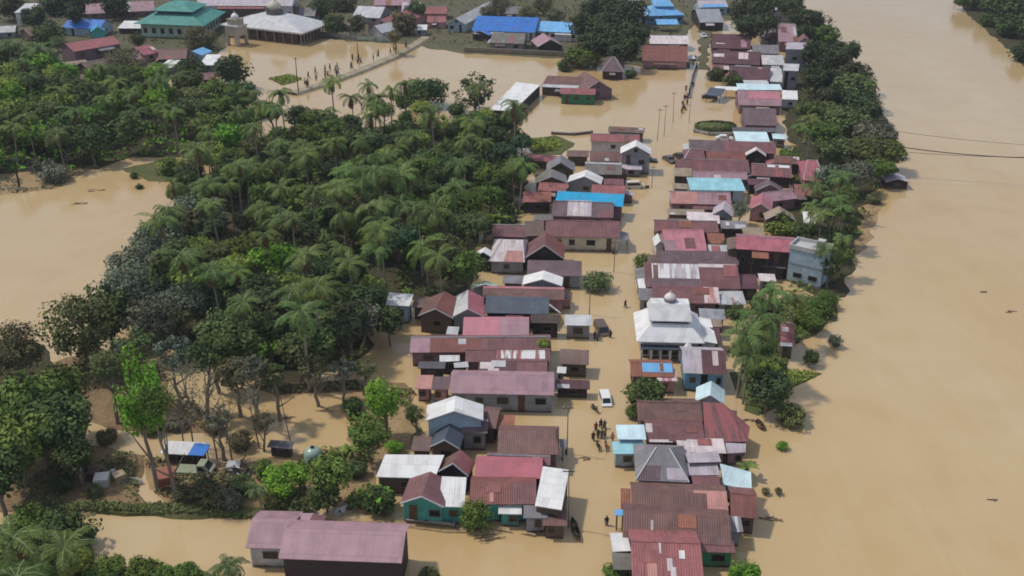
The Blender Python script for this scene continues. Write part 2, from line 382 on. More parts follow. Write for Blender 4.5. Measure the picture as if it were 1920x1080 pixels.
def pyramid(mb, c, ax, hx, hy, z0, tx, ty, z1, t=.12):
    """frustum roof: half sizes hx, hy at z0 shrinking to tx, ty at z1"""
    ay = perp(ax); pt = lambda i, j, x, y, z: c + ax * (i * x) + ay * (j * y) + Vector((0, 0, z))
    lo = [pt(i, j, hx, hy, z0) for i, j in ((-1,-1),(1,-1),(1,1),(-1,1))]; hi = [pt(i, j, tx, ty, z1) for i, j in ((-1,-1),(1,-1),(1,1),(-1,1))]
    for k in range(4):
        a, b = k, (k + 1) % 4; A, B = lo[a], lo[b]; u = (B - A).length; v = (hi[a] - A).length
        mb.face([A, B, hi[b], hi[a]], [(0, 0), (u, 0), (u * .7, v), (u * .3, v)])
        d = Vector((0, 0, -t)); mb.face([A + d, B + d, B, A])
    mb.face(hi); mb.face([p + Vector((0, 0, -t)) for p in lo][::-1])
ONION = [(1.0, 0), (1.12, .18), (1.25, .45), (1.28, .75), (1.15, 1.1), (.86, 1.45), (.5, 1.75), (.24, 2.0), (.1, 2.3), (.05, 2.7), (.0, 3.1)]
# ---------------------------------------------------------------- trees
def leaf_mat(name, sat=1.0):
    n = N(name); oi = n.n("ShaderNodeObjectInfo"); ge = n.n("ShaderNodeNewGeometry"); tc = n.n("ShaderNodeTexCoord").outputs["Object"]
    isl = ge.outputs["Random Per Island"]
    cl = n.noise(tc, 1.9, 2); v = n.math('ADD', n.math('MULTIPLY', isl, .75), n.math('MULTIPLY', n.ramp(cl, .32, .68), .85))
    c = n.hsv(oi.outputs["Color"], n.math('ADD', .52, v), sat)
    c = n.mix(n.math('MULTIPLY', n.ramp(n.noise(tc, 3.3, 2), .5, .75), .35), c, srgb(112, 110, 50))
    m = n.done(c, .7, .12); return m
LEAF = leaf_mat("leaf"); FROND = leaf_mat("palm_leaf")
BARK = flat_mat("bark", (134, 122, 106), .9); PBARK = flat_mat("palm_bark", (150, 142, 128), .9)
def rv(rg, s=1.0): return Vector((rg.uniform(-s, s), rg.uniform(-s, s), rg.uniform(-s, s)))
def leaf(vs, fs, p, nrm, s, rg, asp=.6):
    t = nrm.orthogonal().normalized(); t.rotate(Matrix.Rotation(rg.uniform(0, 6.28), 3, nrm)); b = nrm.cross(t)
    i = len(vs); vs += [p - t * s, p + b * (s * asp), p + t * s, p - b * (s * asp)]; fs.append((i, i + 1, i + 2, i + 3))
def raw_mesh(name, vs, fs, mats, mi=None):
    me = bpy.data.meshes.new(name); me.from_pydata(vs, [], fs)
    for m in mats: me.materials.append(m)
    if mi: me.polygons.foreach_set("material_index", mi)
    me.update(); return me
def crown_mesh(seed, lobes, n, ls, zs=.85, hang=0.0, hollow=.55, spread=.62, lr=(.28, .5)):
    """unit crown: leaf sprays over many small lobes, gaps between"""
    rg = random.Random(seed); vs, fs = [], []; L = []
    for k in range(lobes):
        while True:
            p = rv(rg)
            if p.length < 1 and p.length > .25: break
        p = p.normalized() * (spread * p.length ** .4); p.z *= zs; L.append((p, rg.uniform(*lr)))
    for k in range(n):
        c, r = rg.choice(L); d = rv(rg).normalized()
        if d.z < -.3 and rg.random() < .5: d.z *= -1
        rr = r * (hollow + (1.08 - hollow) * rg.random() ** .6); p = c + d * rr
        p.z -= hang * rg.random() * .5
        nr = (d + rv(rg, .7) + Vector((0, 0, .35))).normalized()
        leaf(vs, fs, p, nr, ls * rg.uniform(.6, 1.3), rg, rg.uniform(.4, .75))
    return raw_mesh("crown", vs, fs, [LEAF])
def trunk_mesh(seed, limbs=5, bend=.06, r0=.03):
    """unit height trunk with limbs reaching into the crown"""
    rg = random.Random(seed); m = MB(); q = Vector((0, 0, -.1)); pts = []
    for i in range(6): pts.append(Vector((rg.uniform(-bend, bend) * i / 5, rg.uniform(-bend, bend) * i / 5, -.1 + .18 * i)))
    m.tube(pts, [r0, r0 * .85, r0 * .75, r0 * .6, r0 * .5, r0 * .3], 6)
    for k in range(limbs):
        a = pts[2 + k % 3]; d = Vector((rg.uniform(-1, 1), rg.uniform(-1, 1), rg.uniform(.5, 1.1))).normalized() * rg.uniform(.22, .36)
        m.tube([a, a + d * .5 + Vector((0, 0, .02)), a + d + Vector((0, 0, .05))], [r0 * .45, r0 * .3, r0 * .12], 5)
    o = m.build("trunk", BARK); me = o.data; bpy.data.objects.remove(o); return me
def palm_crown_mesh(seed, nf=15, ln=3.3, dead=3):
    rg = random.Random(seed); vs, fs, mi = [], [], []
    for k in range(nf + dead):
        az = k * 2.39996 + rg.uniform(-.2, .2); old = k >= nf
        el = -1.0 if old else rg.uniform(-.15, 1.25) * (1 - .3 * k / nf); l = ln * rg.uniform(.8, 1.1) * (.8 if old else 1); droop = rg.uniform(1.1, 1.9)
        pts = []; p = Vector((0, 0, 0)); e = el
        for s in range(13):
            pts.append(p.copy()); st = l / 12
            p = p + Vector((math.cos(az) * math.cos(e) * st, math.sin(az) * math.cos(e) * st, math.sin(e) * st)); e -= droop / 12 * (1 + s * .08)
        side = Vector((-math.sin(az), math.cos(az), 0))
        for s in range(1, 13):
            a, b = pts[s - 1], pts[s]; d = (b - a).normalized(); w = .46 * math.sin(math.pi * min(1, (s + 1.2) / 13.6)) + .08
            for sg in (-1, 1):
                for h in (0, .5):
                    q = a.lerp(b, h); o = side * (sg * w * rg.uniform(.85, 1.1)) + d * (w * .55) + Vector((0, 0, -w * rg.uniform(.25, .6)))
                    i = len(vs); vs += [q - d * .01, q + d * .08, q + o + d * .04, q + o - d * .03]; fs.append((i, i + 1, i + 2, i + 3)); mi.append(1 if old else 0)
        i = len(vs)
        for s in range(0, 12, 3):
            a, b = pts[s], pts[min(12, s + 3)]; i = len(vs); u_ = Vector((0, 0, .04)); vs += [a + side * .065 + u_, b + side * .045 + u_, b - side * .045 + u_, a - side * .065 + u_]; fs.append((i, i + 1, i + 2, i + 3)); mi.append(2)
    return raw_mesh("crown", vs, fs, [FROND, flat_mat("dry_frond", (132, 108, 70), .8), flat_mat("frond_rib", (104, 116, 70), .6)], mi)
def palm_trunk_mesh(seed):
    rg = random.Random(seed); m = MB(); bx, by = rg.uniform(-.06, .06), rg.uniform(-.06, .06)
    pts = [Vector((bx * (t * t - 1), by * (t * t - 1), t - .04)) for t in [i / 7 for i in range(8)]]; pts[-1].z = 1.0
    m.tube(pts, [.022, .017, .015, .014, .013, .012, .012, .012], 7); o = m.build("trunk", PBARK); me = o.data; bpy.data.objects.remove(o); return me
def banana_mesh(seed, nl=9):
    rg = random.Random(seed); vs, fs = [], []
    for k in range(nl):
        az = k * 2.4 + rg.uniform(-.3, .3); e = rg.uniform(.5, 1.35); l = rg.uniform(1.8, 2.8); p = Vector((0, 0, 0)); side = Vector((-math.sin(az), math.cos(az), 0)); prev = None; dr = rg.uniform(1.2, 2.2)
        for s in range(8):
            w = .36 * math.sin(math.pi * min(1, (s + .6) / 7.6)) + .02; a = len(vs)
            vs += [p + side * w + Vector((0, 0, .12 * w)), p.copy(), p - side * w + Vector((0, 0, .12 * w))]
            if prev is not None: fs += [(prev, prev + 1, a + 1, a), (prev + 1, prev + 2, a + 2, a + 1)]
            prev = a; st = l / 7; p = p + Vector((math.cos(az) * math.cos(e), math.sin(az) * math.cos(e), math.sin(e))) * st; e -= dr / 7
    return raw_mesh("crown", vs, fs, [FROND])
CR = {"round": [crown_mesh(s, 26, 2600, .085) for s in (1, 2, 3)],
      "broad": [crown_mesh(s, 30, 2800, .08, .5, spread=.72) for s in (4, 5, 6)],
      "loose": [crown_mesh(s, 22, 1100, .075, .95, hollow=.3, spread=.72, lr=(.16, .34)) for s in (7, 8, 9)],
      "fine": [crown_mesh(s, 34, 3600, .05, .8, hollow=.4, spread=.68, lr=(.2, .42)) for s in (10, 11)],
      "weep": [crown_mesh(s, 24, 2600, .07, 1.35, hang=1.1, spread=.6, lr=(.24, .4)) for s in (12, 13)],
      "bare": [crown_mesh(s, 18, 260, .05, .9, hollow=.2, spread=.7, lr=(.2, .4)) for s in (14, 15)]}
TR = [trunk_mesh(s) for s in (21, 22, 23)]; TRB = [trunk_mesh(s, 13, .05, .012) for s in (24, 25)]
PC = [palm_crown_mesh(31), palm_crown_mesh(32, 13, 3.6, 4), palm_crown_mesh(33, 17, 3.0, 2), palm_crown_mesh(34, 11, 3.2, 5), palm_crown_mesh(35, 16, 3.5, 1)]
PT = [palm_trunk_mesh(s) for s in (41, 42, 43)]; BA = [banana_mesh(s) for s in (51, 52, 53)]
GREENS = dict(dark=(66, 80, 44), deep=(57, 68, 44), mid=(84, 102, 46), olive=(86, 96, 58), bright=(90, 128, 40), lime=(118, 132, 58), grey=(92, 98, 82), brownish=(90, 88, 62), palm=(80, 98, 50), yellow=(136, 132, 60), blue=(62, 88, 62))
def gcol(k, rg, j=.18):
    c = srgb(*GREENS[k]); f = 1 + rg.uniform(-j, j); return (c[0] * f * (1 + rg.uniform(-j, j) * .6), c[1] * f, c[2] * f, 1)
rgt = random.Random(99)
def tree(loc, h, r, kind, green, label, group=None, name=None, zk=.9, lean=0):
    nm, cat = {"palm": ("palm_tree", "palm tree"), "banana": ("banana_plant", "banana plant"), "bush": ("bush", "bush")}.get(kind, ("tree", "tree"))
    e = empty(name or nm, Vector((loc.x, loc.y, 0))); e.rotation_euler = (R(rgt.uniform(-3, 3) + lean * .3) * (2 if kind == 'palm' else 1), R(rgt.uniform(-3, 3) + lean) * (2.4 if kind == 'palm' else 1), rgt.uniform(0, 6.28))
    tag(e, label, cat, group)
    if kind == "palm":
        cm, tm = rgt.choice(PC), rgt.choice(PT); c = link("crown", cm, (0, 0, h), e); c.scale = (r / 2.9,) * 3
        t = link("trunk", tm, (0, 0, 0), e); k = max(.75, h / 11) * 11; t.scale = (k, k, h)
    elif kind == "banana":
        c = link("crown", rgt.choice(BA), (0, 0, h * .35), e); c.scale = (r / 1.9,) * 3
        m = rgt.choice(PT); t = link("stem", m, (0, 0, 0), e); t.scale = (9, 9, h * .4)
    else:
        cm = rgt.choice(CR["round" if kind == "bush" else kind]); c = link("crown", cm, (0, 0, max(h - r * zk, r * .5)), e); c.scale = (r * rgt.uniform(.92, 1.1), r * rgt.uniform(.92, 1.1), r * zk)
        t = link("trunk" if kind != "bush" else "stem", rgt.choice(TRB if kind == "bare" else TR), (0, 0, 0), e); k = min(max(h, 2), 9) * (1.15 if kind != "bush" else .6); hh = h * (.86 if kind != "bare" else 1.0)
        t.scale = (k, k, hh)
    c.color = gcol(green, rgt, .32 if kind == 'palm' else .24)
    return e
def TC(kind, cx, cy, rpx, h, green, label, group=None, zk=.9, name=None, lean=0):
    """tree whose crown centre shows at pixel cx, cy with radius rpx"""
    r = rpx / ppm(P(cx, cy, h * .7)); hc = h if kind == "palm" else max(h - r * zk, r * .4)
    p = P(cx, cy, hc); r = rpx / ppm(p)
    if kind != "palm": h = max(h, r * zk * 1.15)
    return tree(p, h, r, kind, green, label, group, name, zk, lean)
def inpoly(x, y, poly):
    c = False; j = len(poly) - 1
    for i in range(len(poly)):
        xi, yi = poly[i]; xj, yj = poly[j]
        if (yi > y) != (yj > y) and x < (xj - xi) * (y - yi) / (yj - yi) + xi: c = not c
        j = i
    return c
PLACED = []
def fill(poly, gap, mixes, seed, tries=4000, keep=None):
    """scatter trees over the ground inside a pixel polygon, at least gap metres apart. mixes: (weight, kind, greens, h, r, label, group)"""
    rg = random.Random(seed); W = [P(x, y) for x, y in poly]; xs = [v.x for v in W]; ys = [v.y for v in W]; pw = [(v.x, v.y) for v in W]; n = 0
    for _ in range(tries):
        x, y = rg.uniform(min(xs), max(xs)), rg.uniform(min(ys), max(ys))
        if not inpoly(x, y, pw): continue
        m = rg.choices(mixes, [q[0] for q in mixes])[0]; h = rg.uniform(*m[3]); r = rg.uniform(*m[4]); g = gap * (r / 3.2) ** .5
        if any((x - a) ** 2 + (y - b) ** 2 < ((g + gg) / 2) ** 2 for a, b, gg in PLACED): continue
        PLACED.append((x, y, g)); tree(Vector((x, y, 0)), h, r, m[1], rg.choice(m[2]), m[5], m[6]); n += 1
    return n
# ---------------------------------------------------------------- ground patches
def patch(name, poly, z, mat, kind="structure", jit=1.2, skirt=.9, seed=0, label=None, step=2.0, hump=0.0):
    W = [P(x, y) for x, y in poly]; rg = random.Random(seed); out = []
    for i in range(len(W)):
        a, b = W[i], W[(i + 1) % len(W)]; k = max(1, int((b - a).length / step))
        for s in range(k):
            p = a.lerp(b, s / k); q = Vector((p.x * .21, p.y * .21, seed)); p = p + Vector((noise.noise(q), noise.noise(q + Vector((9, 3, 1))), 0)) * jit * 1.6; p.z = z; out.append(p)
    c = sum(out, Vector()) / len(out); bm = bmesh.new()
    top = [bm.verts.new(p) for p in out]; es = [bm.edges.new((top[i], top[(i + 1) % len(top)])) for i in range(len(top))]
    bmesh.ops.triangle_fill(bm, edges=es, use_beauty=True)
    ring = [bm.verts.new(p + Vector(((p - c).x, (p - c).y, 0)).normalized() * skirt * 1.6 + Vector((0, 0, -z - .5))) for p in out]
    for i in range(len(top)): j = (i + 1) % len(top); bm.faces.new((top[i], ring[i], ring[j], top[j]))
    if hump:
        bmesh.ops.subdivide_edges(bm, edges=[e for e in bm.edges if e.calc_length() > 5], cuts=2, use_grid_fill=True)
        for v in bm.verts:
            if v.co.z > z - .01: v.co.z += hump * (noise.noise(v.co * .13) * .5 + noise.noise(v.co * .5) * .3)
    bmesh.ops.recalc_face_normals(bm, faces=bm.faces); me = bpy.data.meshes.new(name); bm.to_mesh(me); bm.free(); me.materials.append(mat)
    o = link(name, me); tag(o, label, None, None, kind); return o
def ground_mat(name, a, b, c, s=.25):
    n = N(name); g = n.n("ShaderNodeNewGeometry").outputs["Position"]; f = n.noise(g, s, 5); f2 = n.noise(g, s * 7, 4)
    k = n.mix(n.ramp(f, .4, .6), srgb(*a), srgb(*b)); k = n.mix(n.math('MULTIPLY', n.ramp(f2, .45, .65), .6), k, srgb(*c)); n.bump(f2, .6, .2)
    return n.done(k, .9, .2)
def undergrowth(name, poly, n, seed, green, label, hmax=1.6, s=.35, keep=.0):
    rg = random.Random(seed); W = [P(x, y) for x, y in poly]; xs = [v.x for v in W]; ys = [v.y for v in W]; pw = [(v.x, v.y) for v in W]; vs, fs = [], []
    while n > 0:
        x, y = rg.uniform(min(xs), max(xs)), rg.uniform(min(ys), max(ys)); n -= 1
        q = noise.noise(Vector((x * .16, y * .16, seed)))
        if q < keep or not inpoly(x, y, pw): continue
        z = hmax * rg.random() * (.35 + max(0, q) * 1.6)
        leaf(vs, fs, Vector((x, y, z + .1)), (rv(rg, .8) + Vector((0, 0, .8))).normalized(), s * rg.uniform(.6, 1.4), rg)
    o = link(name, raw_mesh(name, vs, fs, [LEAF])); o.color = (*srgb(*GREENS[green]), 1); tag(o, label, None, None, "stuff"); return o
# ---------------------------------------------------------------- people and vehicles
SKIN = flat_mat("skin", (146, 104, 80), .6, .3, 0, .08); HAIR = flat_mat("black_hair", (24, 20, 19), .7); CLOTH = tint_mat("cloth", .85, .2, .2)
def skin_mesh(name, verts, edges, radii, mat, root=0, sub=1):
    me = bpy.data.meshes.new(name); me.from_pydata(verts, edges, []); o = bpy.data.objects.new(name, me); col.objects.link(o)
    o.modifiers.new("skin", 'SKIN'); o.modifiers.new("sub", 'SUBSURF').levels = sub
    for i, r in enumerate(radii):
        d = me.skin_vertices[0].data[i]; d.radius = (r, r) if not isinstance(r, tuple) else r; d.use_root = i == root
    bpy.context.view_layer.update(); dg = bpy.context.evaluated_depsgraph_get()
    m2 = bpy.data.meshes.new_from_object(o.evaluated_get(dg)); m2.name = name; bpy.data.objects.remove(o); m2.materials.clear(); m2.materials.append(mat)
    m2.polygons.foreach_set("use_smooth", [True] * len(m2.polygons)); return m2
def person_meshes(legs, arms):
    """legs, arms: forward angle of (left, right) limb in radians. Returns body, shirt, trousers, hair meshes of a 1.65 m figure facing +Y"""
    v, e, r = [], [], []
    def add(p, rad, to=None):
        v.append(Vector(p)); r.append(rad); i = len(v) - 1
        if to is not None: e.append((to, i))
        return i
    pel = add((0, 0, .88), (.15, .11)); wa = add((0, .0, 1.03), (.13, .1), pel); ch = add((0, .01, 1.24), (.17, .11), wa); nb = add((0, 0, 1.38), .06, ch); nk = add((0, .01, 1.44), .05, nb)
    hd = add((0, .02, 1.52), (.075, .085), nk); add((0, .02, 1.6), (.075, .09), hd); add((0, .11, 1.5), .018, hd)
    add((-.085, .02, 1.52), .018, hd); add((.085, .02, 1.52), .018, hd)
    LG, AM = [], []
    for s, a in ((-1, legs[0]), (1, legs[1])):
        hp = Vector((s * .09, 0, .84)); kn = hp + Vector((s * .01, math.sin(a) * .4, -math.cos(a) * .4)); b = a - abs(a) * .8 - .05; an = kn + Vector((0, math.sin(b) * .38, -math.cos(b) * .38))
        i = add(hp, .085, pel); i = add(kn, .06, i); i = add(an, .042, i); add(an + Vector((0, .15, -.04)), .035, i); LG.append((hp, kn, an))
    for s, a in ((-1, arms[0]), (1, arms[1])):
        sh = Vector((s * .19, 0, 1.34)); el = sh + Vector((s * .05, math.sin(a) * .27, -math.cos(a) * .27)); b = a + .35; wr = el + Vector((s * .01, math.sin(b) * .24, -math.cos(b) * .24)); AM.append((sh, el, wr))
        i = add(sh, .055, ch); i = add(el, .04, i); i = add(wr, .028, i); d = (wr - el).normalized(); pm = add(wr + d * .08, (.036, .02), i)
        for k in range(4): add(wr + d * (.155 + (.01, .02, .015, 0)[k]) + Vector((0, (k - 1.5) * .022, 0)), .008, pm)
        add(wr + d * .08 + Vector((-s * .01, .055, 0)), .009, i)
    body = skin_mesh("body", v, e, r, SKIN)
    tv = [Vector((0, 0, .9))]; te = []; tr = [(.165, .125)]
    for hp, kn, an in LG:
        k = len(tv); tv += [hp, kn, an + Vector((0, 0, .1))]; tr += [.1, .08, .065]; te += [(0, k), (k, k + 1), (k + 1, k + 2)]
    tro = skin_mesh("trousers", tv, te, tr, CLOTH)
    sv_ = [Vector((0, 0, .92)), Vector((0, 0, 1.05)), Vector((0, .01, 1.24)), Vector((0, 0, 1.37))]; se = [(0, 1), (1, 2), (2, 3)]; sr = [(.165, .125), (.15, .115), (.185, .125), .09]
    for sh, el, wr in AM:
        k = len(sv_); sv_ += [sh, sh.lerp(el, .75)]; sr += [.07, .06]; se += [(2, k), (k, k + 1)]
    shi = skin_mesh("shirt", sv_, se, sr, CLOTH)
    hair = skin_mesh("hair", [Vector((0, -.01, 1.56)), Vector((0, -.01, 1.63)), Vector((0, -.05, 1.54))], [(0, 1), (0, 2)], [(.085, .09), (.08, .088), .07], HAIR)
    return body, shi, tro, hair
POSES = [person_meshes((.05, -.05), (.08, .1)), person_meshes((.42, -.38), (-.35, .4)), person_meshes((-.3, .34), (.9, .75))]
CLO = [(58, 62, 78), (150, 60, 56), (196, 190, 184), (40, 40, 44), (70, 96, 120), (168, 140, 70), (60, 88, 66), (120, 84, 110), (92, 92, 96), (184, 120, 70)]
CLN = ["navy", "red", "white", "black", "blue", "mustard", "green", "purple", "grey", "orange"]
def person(px, py, face, label, pose=0, shirt=0, trou=3, z=0.0, s=1.0):
    p = P(px, py, z); e = empty("person", p); e.rotation_euler = (0, 0, R(face)); e.scale = (s, s, s); tag(e, label, "person")
    for nm, me, c in zip(("body", "shirt", "trousers", "hair"), POSES[pose], (None, shirt, trou, None)):
        o = link(nm, me, (0, 0, 0), e)
        if c is not None: o.color = (*srgb(*CLO[c]), 1)
    return e
CARP = tint_mat("car_paint", .3, .08, .5)
def car_body(prof, hw, taper):
    m = MB(); prof = [Vector((0, y, z)) for y, z in prof]; k = len(prof)
    zt = max(p.z for p in prof)
    def wx(p): return hw * (1 - taper * max(0, p.z - .85) / (zt - .85))
    for i in range(k):
        a, b = prof[i], prof[(i + 1) % k]
        m.face([a + Vector((-wx(a), 0, 0)), b + Vector((-wx(b), 0, 0)), b + Vector((wx(b), 0, 0)), a + Vector((wx(a), 0, 0))][::-1])
    for s in (-1, 1):
        f = [p + Vector((s * wx(p), 0, 0)) for p in prof]; m.face(f if s > 0 else f[::-1])
    return m, wx
def car(px, py, face, label, paint, kind="van", z=-.35, s=1.0, name="car", cat="car"):
    """front faces local -Y"""
    root = empty(name, P(px, py, 0)); tag(root, label, cat)
    if kind == "van": pr = [(-2.0, .3), (2.0, .3), (2.02, .9), (1.92, 1.78), (-.9, 1.82), (-1.55, 1.08), (-2.05, .95)]; ws = (-.95, 1.72, -1.5, 1.12); hw = .84
    elif kind == "truck": pr = [(-2.3, .35), (2.3, .35), (2.3, .78), (-.55, .8), (-.6, 1.75), (-1.5, 1.78), (-2.05, 1.1), (-2.34, 1.0)]; ws = (-1.55, 1.7, -2.0, 1.15); hw = .86
    else: pr = [(-2.1, .3), (2.1, .3), (2.12, .9), (1.5, 1.0), (1.0, 1.45), (-.45, 1.48), (-1.1, .98), (-2.1, .85)]; ws = (-.5, 1.4, -1.06, 1.02); hw = .84
    m, wx = car_body(pr, hw, .12); b = m.build("body", CARP, root, origin=parent_world(root) * 0); b.parent = root; b.location = (0, 0, 0); b.color = (*srgb(*paint), 1)
    bv = b.modifiers.new("bevel", 'BEVEL'); bv.width = .06; bv.segments = 2
    def add(nm, mb, mat, par=root): o = mb.build(nm, mat, None, origin=Vector()); o.parent = par; return o
    y0, z0, y1, z1 = ws; g = MB(); d = Vector((0, -.02, .03))
    g.face([Vector((-hw * .8, y1, z1)) + d, Vector((hw * .8, y1, z1)) + d, Vector((hw * .72, y0, z0)) + d, Vector((-hw * .72, y0, z0)) + d]); add("windscreen", g, GLASS)
    for sg in (-1, 1):
        g = MB(); x = sg * (hw * .94 + .02); ye = {"van": 1.7, "truck": -.75}.get(kind, .8); zt = z0 - .12
        g.prism([Vector((x, y1 + .35, 1.08)), Vector((x, ye, 1.08)), Vector((x - sg * .05, ye, zt)), Vector((x - sg * .05, y0 + .25, zt))], Vector((sg * .02, 0, 0))); add("side_window", g, GLASS)
        h = MB(); h.box((sg * hw * .7, pr[0][0] - .02, .78), .32, .08, .16); add("headlight", h, flat_mat("lamp_glass", (220, 220, 210), .2))
        for yy in (-1.3, 1.3):
            w = MB(); w.tube([Vector((sg * (hw - .14), yy, .3)), Vector((sg * (hw + .03), yy, .3))], [.31, .31], 14); t = add("wheel", w, BLACK)
            q = MB(); q.tube([Vector((sg * (hw + .025), yy, .3)), Vector((sg * (hw + .045), yy, .3))], [.17, .15], 10); add("rim", q, METAL, t)
    h = MB(); h.box((0, pr[0][0] - .05, .45), hw * 1.9, .12, .2); add("bumper", h, BLACK)
    root.location.z = z; root.rotation_euler = (0, 0, R(face)); root.scale = (s, s, s); return root
def motorbike(px, py, face, label, paint):
    root = empty("motorbike", P(px, py, -.1)); tag(root, label, "motorbike")
    def add(nm, mb, mat): o = mb.build(nm, mat, None, origin=Vector()); o.parent = root; return o
    v = lambda *a: Vector(a)
    for y in (-.62, .62):
        m = MB(); n = 18; m.tube([v(0, y + .27 * math.cos(6.2832 * k / n), .3 + .27 * math.sin(6.2832 * k / n)) for k in range(n + 1)], [.05] * (n + 1), 6); w = add("wheel", m, BLACK)
        q = MB(); q.tube([v(-.05, y, .3), v(.05, y, .3)], [.12, .12], 10); h = q.build("rim", METAL, None, origin=Vector()); h.parent = w
    m = MB(); m.tube([v(0, -.62, .3), v(0, -.45, .8), v(0, -.38, 1.0)], [.035, .04, .04], 6); m.tube([v(0, -.42, .75), v(0, -.1, .45), v(0, .25, .42), v(0, .62, .3)], [.09, .14, .13, .05], 8); add("frame", m, BLACK)
    m = MB(); m.tube([v(0, -.5, .66), v(0, -.42, .86), v(0, -.36, .98)], [.1, .17, .1], 8); m.tube([v(0, .2, .62), v(0, .55, .7), v(0, .8, .74)], [.14, .13, .05], 8); b = add("fairing", m, CARP); b.color = (*srgb(*paint), 1)
    m = MB(); m.tube([v(0, -.05, .74), v(0, .3, .8), v(0, .66, .84)], [.09, .13, .09], 8); add("seat", m, BLACK)
    m = MB(); m.tube([v(-.32, -.28, 1.02), v(0, -.38, 1.04), v(.32, -.28, 1.02)], [.02, .025, .02], 6); add("handlebar", m, METAL)
    root.rotation_euler = (0, 0, R(face)); return root
def boat(px, py, face, label, L, W, c, z=.0):
    root = empty("boat", P(px, py, 0)); tag(root, label, "boat"); m = MB(); rows = []
    for i in range(11):
        t = i / 10 * 2 - 1; w = W / 2 * (1 - abs(t) ** 2.6) + .03; s = .35 + .22 * t * t
        rows.append([Vector((-w, t * L / 2, s)), Vector((-w * .75, t * L / 2 * .97, .02)), Vector((0, t * L / 2 * .95, -.1)), Vector((w * .75, t * L / 2 * .97, .02)), Vector((w, t * L / 2, s))])
    for a, b in zip(rows, rows[1:]):
        for k in range(4): m.face([a[k], b[k], b[k + 1], a[k + 1]]); m.face([a[k + 1] * .97 + Vector((0, 0, .05)), b[k + 1] * .97 + Vector((0, 0, .05)), b[k] * .97 + Vector((0, 0, .05)), a[k] * .97 + Vector((0, 0, .05))])
    h = m.build("hull", CARP, None, origin=Vector()); h.parent = root; h.color = (*srgb(*c), 1)
    for y in (-.25, .12, .35):
        k = MB(); k.box((0, y * L, .24), W * .82, .2, .04); o = k.build("bench", WOOD, None, origin=Vector()); o.parent = root
    root.rotation_euler = (0, 0, R(face)); return root
def pole(px, py, h, label, r=.09, arm=True, lean=0, cat="utility pole", name="utility_pole", mat=None, group=None):
    root = empty(name, P(px, py)); tag(root, label, cat, group)
    m = MB(); m.tube([Vector((0, 0, -.8)), Vector((math.sin(R(lean)) * h, 0, h))], [r, r * .6], 8); o = m.build("shaft", mat or flat_mat("concrete_pole", (120, 114, 108), .9), None, origin=Vector()); o.parent = root
    if arm:
        m = MB(); m.box((math.sin(R(lean)) * h, 0, h - .5), 1.3, .1, .1); a = m.build("crossarm", WOOD, None, origin=Vector()); a.parent = root
        for x in (-.55, 0, .55):
            m = MB(); m.lathe([(.0, .2), (.05, .18), (.06, .08), (.03, 0)], Vector((x + math.sin(R(lean)) * h, 0, h - .45)), 8); q = m.build("insulator", WHITEP, None, origin=Vector()); q.parent = a
    return root
# ================================================================ SETTING
def water_material():
    n = N("muddy_flood_water"); g = n.n("ShaderNodeNewGeometry").outputs["Position"]
    st = n.n("ShaderNodeVectorMath", operation='MULTIPLY', i_0=g, i_1=(1.0, .35, 1)).outputs[0]
    a = n.noise(st, .018, 4, .55); b = n.noise(g, .11, 4); c = n.noise(st, .5, 3)
    k = n.mix(n.ramp(a, .35, .65), srgb(186, 156, 110), srgb(192, 169, 130)); k = n.mix(n.math('MULTIPLY', n.ramp(b, .45, .7), .28), k, srgb(174, 142, 94))
    fl = n.n("ShaderNodeTexNoise", i_Vector=n.n("ShaderNodeVectorMath", operation='MULTIPLY', i_0=g, i_1=(.32, .05, 1)).outputs[0], i_Scale=1.0, i_Detail=5.0, i_Distortion=.8).outputs[0]
    k = n.mix(n.math('MULTIPLY', n.ramp(fl, .48, .7), .12), k, srgb(200, 184, 156))
    h = n.math('ADD', n.math('MULTIPLY', n.noise(g, .9, 4, .6), .7), n.math('MULTIPLY', n.noise(g, 3.4, 2), .12)); n.bump(h, .12, .2)
    m = n.done(k, n.ramp(a, -.6, 3.4) if False else 0.1, .5); n.b.inputs["IOR"].default_value = 1.42; return m
def sheet_plane(name, x0, y0, x1, y1, z, mat, kind="structure"):
    m = MB(); m.face([Vector((x0, y0, z)), Vector((x1, y0, z)), Vector((x1, y1, z)), Vector((x0, y1, z))]); o = m.build(name, mat, None, origin=Vector()); tag(o, None, None, None, kind); return o
FLOOR = ground_mat("leaf_litter_ground", (70, 62, 44), (54, 56, 38), (86, 82, 50)); MUD = ground_mat("mud", (146, 122, 90), (126, 104, 78), (104, 86, 64)); GRASSG = ground_mat("rough_grass", (84, 92, 52), (100, 96, 62), (66, 76, 44))
YARD = ground_mat("yard_earth", (104, 96, 76), (90, 88, 66), (70, 76, 50)); SILT = ground_mat("silty_mud", (164, 138, 102), (150, 126, 92), (130, 108, 80))
sheet_plane("ground", -1300, -260, 1300, 1700, -1.6, SILT)
sheet_plane("water", -1300, -260, 1300, 1700, 0, water_material())
GROVE = [(486, 258), (640, 244), (780, 232), (900, 236), (965, 275), (985, 330), (980, 400), (975, 418), (900, 436), (884, 520), (880, 560), (760, 560), (720, 600), (660, 690), (560, 700), (400, 690), (320, 650), (250, 600), (300, 530), (330, 500), (310, 460), (350, 400), (345, 350), (400, 320), (480, 300)]
UPLEFT = [(-60, 150), (60, 150), (130, 175), (250, 175), (330, 190), (440, 200), (485, 262), (480, 300), (400, 300), (250, 292), (180, 318), (60, 322), (-60, 330)]
patch("forest_floor", GROVE, .1, FLOOR, seed=1); patch("forest_floor", UPLEFT, .12, FLOOR, seed=2)
